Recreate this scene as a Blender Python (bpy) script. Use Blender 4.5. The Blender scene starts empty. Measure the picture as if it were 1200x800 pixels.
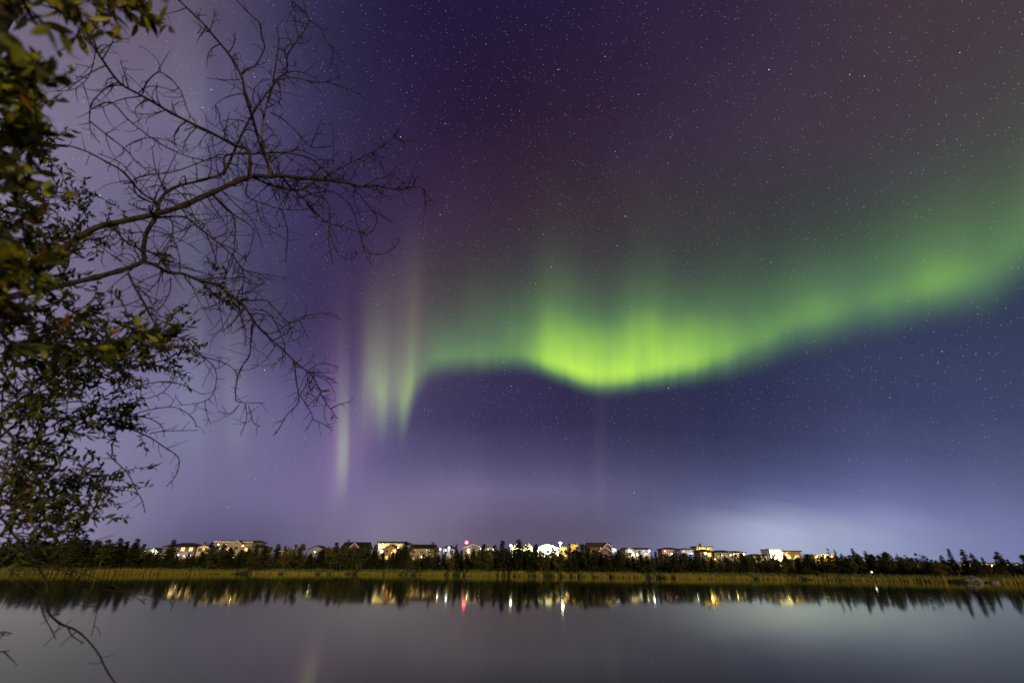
import bpy, bmesh, math, random
from mathutils import Vector, Matrix, noise as mnoise

random.seed(7)
scene = bpy.context.scene
COL = scene.collection
PI = math.pi

# ------------------------------------------------------------------ camera
FPX = 540.0                       # focal length in photograph pixels (1200 wide)
CAM_H = 1.6
PITCH = math.atan(267.0 / FPX)
ROLL = 0.008
F = Vector((0, math.cos(PITCH), math.sin(PITCH)))
R0 = Vector((1, 0, 0))
U0 = Vector((0, -math.sin(PITCH), math.cos(PITCH)))
R = R0 * math.cos(ROLL) + U0 * math.sin(ROLL)
U = U0 * math.cos(ROLL) - R0 * math.sin(ROLL)
CAM = Vector((0, 0, CAM_H))

cd = bpy.data.cameras.new('camera')
cam = bpy.data.objects.new('camera', cd)
COL.objects.link(cam)
cam.matrix_world = Matrix((
    (R.x, U.x, -F.x, CAM.x), (R.y, U.y, -F.y, CAM.y), (R.z, U.z, -F.z, CAM.z), (0, 0, 0, 1)))
cd.sensor_fit = 'HORIZONTAL'
cd.sensor_width = 36.0
cd.lens = FPX / 1200.0 * 36.0
cd.clip_start = 0.05
cd.clip_end = 20000
cd.dof.use_dof = True
cd.dof.focus_distance = 160.0
cd.dof.aperture_fstop = 2.8
scene.camera = cam


def ray(px, py):
    return (F + R * ((px - 600.0) / FPX) + U * ((400.0 - py) / FPX)).normalized()


def at(px, py, dist):             # the point seen at a photograph pixel, so far from the lens
    return CAM + ray(px, py) * dist


def atY(px, py, Y):               # the same on the vertical plane y = Y
    d = ray(px, py)
    return CAM + d * (Y / d.y)


def proj(p):                      # back to photograph pixels
    d = p - CAM
    return 600 + FPX * d.dot(R) / d.dot(F), 400 - FPX * d.dot(U) / d.dot(F)


# ------------------------------------------------------------------ colour management
vs = scene.view_settings
scene.display_settings.display_device = 'sRGB'
vs.view_transform = 'Standard'
vs.look = 'None'
vs.exposure = 0.0
vs.gamma = 1.0
vs.use_curve_mapping = False
scene.render.engine = 'CYCLES'
scene.cycles.use_denoising = True
scene.cycles.sample_clamp_indirect = 4.0
scene.cycles.max_bounces = 6
scene.cycles.transparent_max_bounces = 8
scene.cycles.pixel_filter_type = 'BLACKMAN_HARRIS'
scene.cycles.filter_width = 1.5


def lin(c):
    def f(v):
        v /= 255.0
        return v / 12.92 if v <= 0.04045 else ((v + 0.055) / 1.055) ** 2.4
    return tuple(f(v) for v in c)


# ------------------------------------------------------------------ world: night sky, aurora, stars
world = bpy.data.worlds.new('World')
scene.world = world
world.use_nodes = True
wt = world.node_tree
wt.nodes.clear()


class NT:
    """tiny helper that writes node maths"""
    def __init__(self, tree):
        self.t = tree

    def node(self, kind, **kw):
        n = self.t.nodes.new(kind)
        for k, v in kw.items():
            setattr(n, k, v)
        return n

    def put(self, sock, v):
        if v is None:
            return
        if hasattr(v, 'is_output'):
            self.t.links.new(v, sock)
        else:
            sock.default_value = v

    def m(self, op, a, b=None, c=None, clamp=False):
        n = self.node('ShaderNodeMath', operation=op, use_clamp=clamp)
        self.put(n.inputs[0], a)
        self.put(n.inputs[1], b)
        self.put(n.inputs[2], c)
        return n.outputs[0]

    def vm(self, op, a, b=None, scale=None):
        n = self.node('ShaderNodeVectorMath', operation=op)
        self.put(n.inputs[0], a)
        self.put(n.inputs[1], b)
        if scale is not None:
            self.put(n.inputs['Scale'], scale)
        return n.outputs['Value'] if op in ('DOT_PRODUCT', 'LENGTH', 'DISTANCE') else n.outputs[0]

    def mr(self, v, a, b, c, d, kind='LINEAR'):
        n = self.node('ShaderNodeMapRange', interpolation_type=kind, clamp=True)
        for i, x in enumerate((v, a, b, c, d)):
            self.put(n.inputs[i], x)
        return n.outputs[0]

    def mix(self, f, a, b, blend='MIX'):
        n = self.node('ShaderNodeMix', data_type='RGBA', blend_type=blend)
        self.put(n.inputs[0], f)
        for s, v in ((n.inputs[6], a), (n.inputs[7], b)):
            if isinstance(v, (tuple, list)) and len(v) == 3:
                v = (*v, 1)
            self.put(s, v)
        return n.outputs[2]

    def ramp(self, f, stops, interp='LINEAR'):
        n = self.node('ShaderNodeValToRGB')
        cr = n.color_ramp
        cr.interpolation = interp
        while len(cr.elements) > 1:
            cr.elements.remove(cr.elements[-1])
        for i, (p, c) in enumerate(stops):
            e = cr.elements[0] if i == 0 else cr.elements.new(p)
            e.position = p
            e.color = (*c, 1) if len(c) == 3 else c
        self.put(n.inputs[0], f)
        return n.outputs[0]

    def curve(self, f, pts):       # pts: (0..1, 0..1)
        n = self.node('ShaderNodeFloatCurve')
        cv = n.mapping.curves[0]
        n.mapping.use_clip = False
        while len(cv.points) > 2:
            cv.points.remove(cv.points[-1])
        cv.points[0].location = pts[0]
        cv.points[1].location = pts[-1]
        for p in pts[1:-1]:
            cv.points.new(*p)
        n.mapping.update()
        self.put(n.inputs['Value'], f)
        return n.outputs[0]


W = NT(wt)
tc = W.node('ShaderNodeTexCoord')
D = tc.outputs['Generated']
# The rays of the aurora follow the earth's field, which dips steeply towards the south: the pole of
# these sky coordinates is that dip direction (u runs along the arc of the aurora, v along its rays).
DIP = PITCH
FIELD = Vector((0, -math.sin(DIP), math.cos(DIP)))
FACE = Vector((0, math.cos(DIP), math.sin(DIP)))
dx = W.vm('DOT_PRODUCT', D, (1, 0, 0))
df = W.vm('DOT_PRODUCT', D, tuple(FACE))
dp = W.vm('DOT_PRODUCT', D, tuple(FIELD))
u = W.m('ARCTAN2', dx, df)
v = W.m('ARCSINE', dp)
el = W.m('ARCSINE', W.vm('DOT_PRODUCT', D, (0, 0, 1)))


def uv_of(px, py):
    d = ray(px, py)
    return math.atan2(d.x, d.dot(FACE)), math.asin(d.dot(FIELD))


def px_of(uu, vv):
    d = R0 * (math.cos(vv) * math.sin(uu)) + FACE * (math.cos(vv) * math.cos(uu)) + FIELD * math.sin(vv)
    k = d.dot(F)
    return 600 + FPX * d.dot(R) / k, 400 - FPX * d.dot(U) / k


SKY = [
    (20, [(0, (112, 100, 138)), (200, (95, 82, 122)), (260, (84, 74, 118)), (300, (70, 62, 110)), (400, (52, 45, 95)),
          (500, (40, 28, 74)), (600, (38, 26, 66)), (750, (45, 31, 68)), (900, (53, 42, 65)), (1000, (62, 50, 66)),
          (1100, (68, 56, 70)), (1200, (72, 60, 78))]),
    (135, [(0, (125, 112, 158)), (150, (110, 98, 150)), (230, (98, 88, 142)), (300, (75, 66, 122)), (400, (55, 46, 97)),
           (500, (48, 31, 78)), (600, (46, 29, 66)), (700, (50, 33, 63)), (800, (54, 42, 62)), (900, (58, 47, 62)),
           (1000, (62, 51, 62)), (1100, (66, 58, 70)), (1200, (70, 67, 78))]),
    (245, [(0, (130, 118, 165)), (150, (112, 102, 155)), (200, (108, 98, 150)), (250, (88, 76, 134)), (350, (68, 56, 114)),
           (450, (64, 46, 98)), (550, (65, 43, 80)), (650, (62, 46, 70)), (750, (62, 52, 70)), (850, (58, 54, 68)),
           (950, (57, 58, 70)), (1050, (58, 62, 72)), (1200, (62, 66, 78))]),
    (335, [(0, (132, 120, 168)), (150, (120, 108, 162)), (230, (105, 95, 152)), (300, (82, 72, 132)), (400, (70, 58, 114)),
           (440, (78, 62, 108)), (490, (72, 58, 90)), (550, (68, 56, 85)), (650, (62, 55, 80)), (750, (58, 55, 80)),
           (850, (52, 56, 80)), (950, (50, 56, 84)), (1050, (48, 56, 88)), (1130, (50, 58, 90)), (1200, (54, 64, 96))]),
    (415, [(0, (136, 124, 170)), (150, (126, 114, 165)), (250, (118, 108, 160)), (330, (90, 80, 140)), (400, (76, 66, 126)),
           (450, (78, 66, 118)), (500, (62, 56, 98)), (600, (54, 50, 92)), (700, (50, 50, 90)), (800, (48, 52, 90)),
           (950, (50, 58, 94)), (1050, (52, 60, 98)), (1200, (56, 66, 106))]),
    (495, [(0, (138, 126, 170)), (150, (128, 118, 165)), (250, (120, 114, 156)), (350, (98, 90, 141)), (400, (92, 80, 134)),
           (450, (78, 70, 118)), (500, (62, 58, 99)), (600, (58, 54, 95)), (750, (54, 54, 92)), (900, (54, 58, 98)),
           (1050, (58, 65, 105)), (1200, (64, 74, 115))]),
    (540, [(0, (140, 128, 170)), (150, (129, 119, 165)), (250, (117, 108, 156)), (350, (105, 95, 146)), (400, (104, 92, 144)),
           (450, (88, 80, 126)), (500, (82, 76, 118)), (600, (79, 73, 116)), (700, (74, 72, 113)), (800, (71, 73, 115)),
           (900, (71, 77, 121)), (1050, (76, 84, 130)), (1200, (78, 88, 132))]),
    (575, [(0, (144, 132, 172)), (150, (130, 120, 165)), (250, (115, 105, 155)), (350, (112, 98, 148)), (450, (110, 98, 140)),
           (550, (108, 98, 138)), (650, (102, 95, 135)), (750, (92, 90, 132)), (850, (90, 94, 142)), (950, (96, 102, 155)),
           (1050, (98, 106, 158)), (1200, (92, 102, 150))]),
    (598, [(0, (148, 136, 176)), (120, (136, 124, 170)), (200, (116, 106, 152)), (300, (106, 96, 142)), (400, (114, 102, 144)),
           (470, (118, 108, 144)), (550, (106, 95, 130)), (620, (100, 90, 124)), (700, (95, 90, 126)), (780, (97, 97, 138)),
           (850, (112, 116, 160)), (920, (130, 137, 180)), (1000, (124, 131, 180)), (1100, (112, 120, 172)), (1200, (102, 110, 160))]),
    (608, [(0, (149, 137, 177)), (115, (138, 126, 170)), (200, (111, 102, 146)), (300, (101, 91, 134)), (400, (114, 103, 141)),
           (470, (122, 112, 144)), (550, (102, 91, 122)), (620, (98, 86, 117)), (700, (93, 87, 119)), (780, (104, 104, 142)),
           (840, (138, 143, 180)), (900, (160, 167, 202)), (960, (154, 162, 200)), (1050, (136, 144, 190)), (1120, (121, 129, 177)),
           (1200, (108, 115, 165))]),
    (620, [(0, (150, 138, 178)), (110, (140, 128, 170)), (200, (106, 97, 140)), (300, (95, 86, 126)), (400, (114, 104, 138)),
           (470, (124, 114, 143)), (550, (98, 87, 115)), (620, (96, 83, 110)), (700, (90, 84, 112)), (780, (108, 108, 142)),
           (840, (152, 157, 190)), (900, (180, 187, 217)), (960, (174, 183, 214)), (1050, (143, 150, 192)), (1120, (128, 135, 180)),
           (1200, (112, 118, 168))]),
    (660, [(0, (140, 130, 165)), (110, (128, 118, 155)), (200, (90, 84, 116)), (300, (84, 77, 106)), (400, (106, 98, 128)),
           (470, (118, 110, 136)), (550, (93, 84, 108)), (650, (82, 78, 102)), (780, (118, 118, 148)), (840, (150, 155, 184)),
           (900, (172, 179, 208)), (960, (170, 178, 208)), (1050, (148, 156, 194)), (1200, (118, 124, 170))]),
]


def lerp_row(row, x):
    x = max(row[0][0], min(row[-1][0], x))
    for (xa, ca), (xb, cb) in zip(row, row[1:]):
        if x <= xb:
            t = (x - xa) / (xb - xa)
            return tuple(p + (q - p) * t for p, q in zip(ca, cb))
    return row[-1][1]


SEEN = [(230, 114, (100, 91, 122)), (336, 324, (60, 51, 86)), (350, 245, (60, 52, 92)), (456, 24, (39, 30, 61)), (506, 144, (44, 30, 60)), (236, 524, (116, 112, 148)),
        (250, 575, (113, 108, 146)), (506, 564, (120, 111, 145)), (650, 495, (56, 51, 80)), (806, 504, (53, 53, 82)), (1050, 495, (61, 66, 102)), (900, 620, (169, 177, 206)),
        (900, 135, (61, 48, 66)), (856, 304, (52, 52, 64)), (150, 135, (108, 98, 132)), (640, 30, (38, 27, 58)), (470, 618, (123, 113, 141)), (560, 620, (100, 89, 117)), (660, 620, (92, 84, 110)), (390, 620, (112, 103, 134)), (650, 575, (100, 93, 128))]


def table_colour(px, py):
    py = max(SKY[0][0], min(SKY[-1][0], py))
    for (ya, ra), (yb, rb) in zip(SKY, SKY[1:]):
        if py <= yb:
            t = (py - ya) / (yb - ya)
            return tuple(p + (q - p) * t for p, q in zip(lerp_row(ra, px), lerp_row(rb, px)))
    return lerp_row(SKY[-1][1], px)


SEEN_K = [(x, y, tuple(a / b for a, b in zip(c, table_colour(x, y)))) for x, y, c in SEEN]


def sky_colour(px, py):
    px = max(-60, min(1260, px))
    py = max(SKY[0][0], min(SKY[-1][0], py))
    w0, k = 0.05, [0.05 * 0.98, 0.05 * 0.98, 0.05 * (0.96 if py > 605 else 0.88)]
    for x, y, r_ in SEEN_K:
        w = math.exp(-((px - x) / 130.0) ** 2 - ((py - y) / 75.0) ** 2)
        w0 += w
        for i in range(3):
            k[i] += w * r_[i]
    c = table_colour(px, py)
    return lin(tuple(q * kk / w0 for q, kk in zip(c, k)))


UM = 0.95
fu = W.m('DIVIDE', W.m('ADD', u, UM), 2 * UM, clamp=True)
base = None
prev = None
for py in (20, 80, 135, 190, 245, 290, 335, 375, 415, 455, 495, 520, 540, 558, 575, 588, 600, 612, 625, 640, 665):
    vv = math.atan((400 - py) / FPX)
    stops = []
    for i in range(31):
        uu = -UM + 2 * UM * i / 30
        stops.append((i / 30, sky_colour(*px_of(uu, vv))))
    c = W.ramp(fu, stops, 'B_SPLINE')
    base = c if base is None else W.mix(W.mr(v, prev, vv, 0, 1), base, c)
    prev = vv

# faint uneven structure of the airglow
gl = W.node('ShaderNodeTexNoise', noise_dimensions='3D')
W.put(gl.inputs['Vector'], W.vm('MULTIPLY', D, (7, 7, 2.2)))
gl.inputs['Scale'].default_value = 1.0
gl.inputs['Detail'].default_value = 3.0
base = W.mix(1.0, base, W.ramp(gl.outputs[0], [(0.25, (0.90, 0.90, 0.92)), (0.75, (1.10, 1.09, 1.08))]), 'MULTIPLY')


UL0, UL1 = uv_of(370, 480)[0], uv_of(560, 480)[0]
fl = W.m('DIVIDE', W.m('SUBTRACT', u, UL0), UL1 - UL0, clamp=True)
local = W.mr(u, uv_of(525, 440)[0], uv_of(550, 440)[0], 1, 0, 'SMOOTHSTEP')


def ucurve(pts, lo, hi, fac=None, ua=-UM, ub=UM):
    q = []
    for px, py, val in pts:
        uu, _ = uv_of(px, py)
        q.append(((uu - ua) / (ub - ua), (val - lo) / (hi - lo)))
    q = [p for p in q if 0.0 < p[0] < 1.0]
    q = [(0.0, q[0][1])] + q + [(1.0, q[-1][1])]
    c = W.curve(fu if fac is None else fac, q)
    return W.m('MULTIPLY_ADD', c, hi - lo, lo)


EDGE = [(370, 600), (390, 588), (400, 580), (410, 562), (420, 530), (430, 512), (442, 512), (456, 524), (464, 516), (472, 518), (480, 498), (490, 466),
        (505, 446), (530, 439), (570, 437), (610, 436), (632, 440), (660, 450), (690, 459), (712, 463), (745, 457),
        (785, 453), (830, 447), (880, 435), (930, 417), (990, 401), (1050, 387), (1100, 376), (1140, 370), (1170, 359),
        (1200, 338), (1260, 302)]
v_edge = ucurve([(x, y, uv_of(x, y)[1]) for x, y in EDGE], -0.6, 0.4)
POW = [(370, .0), (388, .0), (398, .16), (404, .30), (412, .08), (422, .12), (430, .30), (442, .36), (456, .60), (465, .34), (476, .50), (484, .56),
       (497, .40), (515, .41), (540, .42), (575, .44), (600, .50), (615, .58), (630, .72), (655, .97), (690, 1.0), (725, 1.0),
       (755, .98), (790, .90), (830, .72), (880, .56), (930, .49), (990, .47), (1050, .49), (1085, .54), (1110, .54), (1135, .48),
       (1160, .41), (1200, .37), (1260, .30)]
power = ucurve([(x, 430, p) for x, p in POW], 0, 1)
EDGE_L = [(372, 606), (390, 590), (398, 582), (405, 578), (410, 566), (416, 540), (423, 512), (430, 503), (434, 503), (440, 507), (447, 516), (452, 513), (457, 509), (462, 508),
          (466, 510), (471, 515), (475, 509), (480, 492), (486, 474), (494, 459), (505, 447), (520, 441), (540, 439), (558, 437)]
POW_L = [(372, 0), (388, 0), (396, .18), (403, .42), (408, .28), (413, .06), (420, .07), (427, .20), (433, .34), (440, .44), (447, .56), (453, .50), (459, .36), (464, .40), (470, .54),
         (476, .62), (483, .54), (492, .34), (505, .38), (520, .41), (540, .42), (558, .43)]
eL = ucurve([(x, y, uv_of(x, y)[1]) for x, y in EDGE_L], -0.6, 0.4, fl, UL0, UL1)
pL = ucurve([(x, 480, p) for x, p in POW_L], 0, 1, fl, UL0, UL1)
v_edge = W.m('ADD', W.m('MULTIPLY', v_edge, W.m('SUBTRACT', 1.0, local)), W.m('MULTIPLY', eL, local))
power = W.m('ADD', W.m('MULTIPLY', power, W.m('SUBTRACT', 1.0, local)), W.m('MULTIPLY', pL, local))
# fine rays
rn = W.node('ShaderNodeTexNoise', noise_dimensions='2D')
cmb = W.node('ShaderNodeCombineXYZ')
W.put(cmb.inputs[0], W.m('MULTIPLY', u, 21.0))
W.put(cmb.inputs[1], W.m('MULTIPLY', v, 1.4))
W.put(rn.inputs['Vector'], cmb.outputs[0])
rn.inputs['Scale'].default_value = 1.0
rn.inputs['Detail'].default_value = 2.5
rn.inputs['Roughness'].default_value = 0.6
east = W.mr(u, uv_of(760, 430)[0], uv_of(960, 430)[0], 1, 0.25, 'SMOOTHSTEP')
bn = W.node('ShaderNodeTexNoise', noise_dimensions='2D')
cmb2 = W.node('ShaderNodeCombineXYZ')
W.put(cmb2.inputs[0], W.m('MULTIPLY', u, 9.0))
W.put(cmb2.inputs[1], W.m('MULTIPLY', v, 5.0))
W.put(bn.inputs['Vector'], cmb2.outputs[0])
bn.inputs['Scale'].default_value = 1.0
bn.inputs['Detail'].default_value = 2.0
patch = W.m('MULTIPLY', W.m('SUBTRACT', bn.outputs[0], 0.5), 0.38)
rays = W.m('ADD', W.m('ADD', 1.0, patch), W.m('MULTIPLY', W.m('MULTIPLY', W.m('SUBTRACT', rn.outputs[0], 0.5), 0.32), east))
t0 = W.m('SUBTRACT', v, v_edge)
t0 = W.m('ADD', t0, W.m('MULTIPLY', W.m('SUBTRACT', rn.outputs[0], 0.5), 0.012))
soft = ucurve([(x, 430, s) for x, s in ((380, .10), (440, .14), (470, .12), (490, .08), (520, .055), (600, .052), (700, .052), (800, .060), (900, .080), (1100, .085), (1200, .09))], 0, 0.2)
rise = W.mr(t0, W.m('MULTIPLY', soft, -0.35), soft, 0, 1, 'SMOOTHERSTEP')
tp = W.m('MAXIMUM', W.m('SUBTRACT', t0, W.m('MULTIPLY', soft, 0.5)), 0)
length = ucurve([(x, 430, s) for x, s in ((380, .13), (450, .12), (480, .12), (520, .10), (560, .125), (600, .125), (650, .145), (700, .135), (760, .15), (800, .13), (850, .135), (900, .125), (1000, .120), (1100, .120), (1200, .122))], 0, 0.2)
core = W.m('EXPONENT', W.m('MULTIPLY', W.m('POWER', W.m('DIVIDE', tp, length), 1.7), -1.0))
veil = W.m('EXPONENT', W.m('MULTIPLY', W.m('DIVIDE', tp, 0.16), -1.0))
A_core = W.m('MULTIPLY', W.m('MULTIPLY', W.m('MULTIPLY', core, rise), power), rays)
A_veil = W.m('MULTIPLY', W.m('MULTIPLY', veil, rise), W.m('MULTIPLY', power, 0.10))
# hot parts go towards lime, weak parts are a cooler green
tint = W.ramp(A_core, [(0.0, (0.11, 0.29, 0.050)), (0.35, (0.16, 0.40, 0.070)), (0.6, (0.29, 0.62, 0.037)), (1.0, (0.45, 0.78, 0.022))])
tint = W.mix(W.mr(u, uv_of(470, 430)[0], uv_of(520, 430)[0], 0.6, 0, 'SMOOTHSTEP'), tint, (0.31, 0.38, 0.085))   # red and green mix in the folds
aur = W.vm('SCALE', tint, scale=A_core)
aur2 = W.vm('SCALE', (0.22, 0.34, 0.11), scale=A_veil)
# pale pillars at the western end
PIL = [(150, .20), (195, .25), (225, .40), (250, .08), (275, .30), (300, .05), (340, .0), (375, .06), (392, .5), (404, .75), (412, .30), (422, .6),
       (440, 1.0), (455, .9), (466, .92), (480, .95), (495, .5), (520, .25), (560, .12), (600, .0), (690, .0), (703, .16), (716, .0), (1200, .0)]
pil = ucurve([(x, 430, p) for x, p in PIL], 0, 1)
lowc = ucurve([(x, 430, uv_of(x, y)[1]) for x, y in ((150, 200), (225, 230), (275, 520), (330, 560), (392, 575), (420, 520), (460, 470), (500, 430), (600, 420), (690, 590), (720, 590), (1200, 590))], -0.6, 0.4)
tl = W.m('SUBTRACT', v, lowc)
pw = W.m('MULTIPLY', W.mr(tl, -0.10, 0.06, 0, 1, 'SMOOTHERSTEP'), W.mr(tl, 0.05, 0.42, 1, 0, 'SMOOTHERSTEP'))
aur3 = W.vm('SCALE', (0.068, 0.048, 0.040), scale=W.m('MULTIPLY', pil, pw))
PIL2 = [(100, .25), (150, .1), (185, .15), (205, .55), (222, .95), (232, 1.0), (239, .55), (248, .15), (262, .35), (272, .7), (284, .55), (296, .2), (320, .25), (335, .1), (350, .0), (1200, .0)]
pil2 = ucurve([(x, 430, p) for x, p in PIL2], 0, 1)
aur4 = W.vm('SCALE', (0.016, 0.030, 0.022), scale=W.m('MULTIPLY', pil2, W.m('MULTIPLY', W.mr(v, uv_of(250, 590)[1], uv_of(250, 470)[1], 0, 1, 'SMOOTHERSTEP'), W.mr(v, uv_of(250, 250)[1], uv_of(250, -40)[1], 1, 0.2, 'SMOOTHERSTEP'))))
pil3 = ucurve([(x, 430, p) for x, p in ((100, 0), (345, 0), (372, .25), (388, .8), (397, 1.0), (408, .5), (418, .55), (428, .2), (445, 0), (1200, 0))], 0, 1)
aur5 = W.vm('SCALE', (0.038, 0.015, 0.032), scale=W.m('MULTIPLY', pil3, W.m('MULTIPLY', W.mr(v, uv_of(400, 610)[1], uv_of(400, 540)[1], 0, 1, 'SMOOTHERSTEP'), W.mr(v, uv_of(400, 470)[1], uv_of(400, 250)[1], 1, 0, 'SMOOTHERSTEP'))))
base = W.vm('ADD', base, aur5)
total = W.vm('ADD', W.vm('ADD', W.vm('ADD', W.vm('ADD', base, aur), aur2), aur3), aur4)


def stars(scale, rad, gain, power_, seed):
    vo = W.node('ShaderNodeTexVoronoi', voronoi_dimensions='3D', feature='F1')
    W.put(vo.inputs['Vector'], W.vm('ADD', D, (seed, seed * 0.7, seed * 0.3)))
    vo.inputs['Scale'].default_value = scale
    vo.inputs['Randomness'].default_value = 1.0
    s = W.mr(vo.outputs['Distance'], 0.0, rad, 1, 0, 'SMOOTHSTEP')
    sep = W.node('ShaderNodeSeparateColor')
    W.put(sep.inputs[0], vo.outputs['Color'])
    mag = W.m('POWER', sep.outputs[0], power_)
    hue = W.ramp(sep.outputs[1], [(0.0, (0.75, 0.85, 1.0)), (0.6, (1, 0.97, 0.97)), (1.0, (1.0, 0.82, 0.66))])
    return W.vm('SCALE', hue, scale=W.m('MULTIPLY', W.m('MULTIPLY', s, mag), gain))


vis = W.m('MULTIPLY', W.mr(el, 0.03, 0.30, 0.12, 1), W.m('SUBTRACT', 1.0, W.m('MULTIPLY', A_core, 0.8), clamp=True))
st = W.vm('ADD', W.vm('ADD', stars(200, 0.16, 0.56, 1.3, 0.0), stars(60, 0.052, 1.9, 3.0, 3.0)), stars(20, 0.020, 4.0, 1.0, 7.0))
total = W.vm('ADD', total, W.vm('SCALE', st, scale=vis))
bg = W.node('ShaderNodeBackground')
W.put(bg.inputs['Color'], total)
bg.inputs['Strength'].default_value = 1.0
wo = W.node('ShaderNodeOutputWorld')
wt.links.new(bg.outputs[0], wo.inputs['Surface'])
world.cycles.sampling_method = 'MANUAL'
world.cycles.sample_map_resolution = 512

# ------------------------------------------------------------------ the one sun lamp: the distant street lighting behind the photographer
sd = bpy.data.lights.new('town_light', 'SUN')
sd.energy = 2.3
sd.angle = math.radians(2.0)
sd.color = (1.0, 0.80, 0.44)
sun = bpy.data.objects.new('town_light', sd)
COL.objects.link(sun)
SUN_EL, SUN_AZ = math.radians(12), math.radians(24)       # comes over the photographer's right shoulder
to_sun = Vector((math.sin(SUN_AZ) * math.cos(SUN_EL), -math.cos(SUN_AZ) * math.cos(SUN_EL), math.sin(SUN_EL)))
sun.rotation_euler = to_sun.to_track_quat('Z', 'Y').to_euler()


# ------------------------------------------------------------------ helpers
def mat(name, build):
    m = bpy.data.materials.new(name)
    m.use_nodes = True
    t = m.node_tree
    t.nodes.clear()
    n = NT(t)
    out = n.node('ShaderNodeOutputMaterial')
    sh = build(n)
    t.links.new(sh, out.inputs['Surface'])
    return m


def principled(n, col, rough=0.7, **kw):
    p = n.node('ShaderNodeBsdfPrincipled')
    if isinstance(col, tuple):
        col = (*col, 1)
    n.put(p.inputs['Base Color'], col)
    n.put(p.inputs['Roughness'], rough)
    for k, v_ in kw.items():
        n.put(p.inputs[k.replace('_', ' ')], v_)
    return p


def noisy(name, c1, c2, scale=4.0, rough=0.8, detail=5.0, bump=0.0, stretch=(1, 1, 1)):
    def b(n):
        t = n.node('ShaderNodeTexCoord')
        tx = n.node('ShaderNodeTexNoise')
        n.put(tx.inputs['Vector'], n.vm('MULTIPLY', t.outputs['Object'], stretch))
        tx.inputs['Scale'].default_value = scale
        tx.inputs['Detail'].default_value = detail
        p = principled(n, n.ramp(tx.outputs[0], [(0.3, c1), (0.7, c2)]), rough)
        p.inputs['Specular IOR Level'].default_value = 0.25
        if bump:
            bp = n.node('ShaderNodeBump')
            bp.inputs['Strength'].default_value = bump
            bp.inputs['Distance'].default_value = 0.02
            n.put(bp.inputs['Height'], tx.outputs[0])
            n.put(p.inputs['Normal'], bp.outputs[0])
        return p.outputs[0]
    return mat(name, b)


def leafy(name, stops, trans=0.3, rough=0.55):
    def b(n):
        g = n.node('ShaderNodeNewGeometry')
        oi = n.node('ShaderNodeObjectInfo')
        r = n.m('FRACT', n.m('ADD', g.outputs['Random Per Island'], n.m('MULTIPLY', oi.outputs['Random'], 0.35)))
        c = n.ramp(r, stops)
        p = principled(n, c, rough)
        p.inputs['Specular IOR Level'].default_value = 0.3
        tr = n.node('ShaderNodeBsdfTranslucent')
        n.put(tr.inputs['Color'], c)
        mx = n.node('ShaderNodeMixShader')
        mx.inputs[0].default_value = trans
        n.t.links.new(p.outputs[0], mx.inputs[1])
        n.t.links.new(tr.outputs[0], mx.inputs[2])
        return mx.outputs[0]
    return mat(name, b)


def glow(name, col, strength):
    def b(n):
        e = n.node('ShaderNodeEmission')
        e.inputs['Color'].default_value = (*col, 1)
        e.inputs['Strength'].default_value = strength
        return e.outputs[0]
    return mat(name, b)


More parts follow.
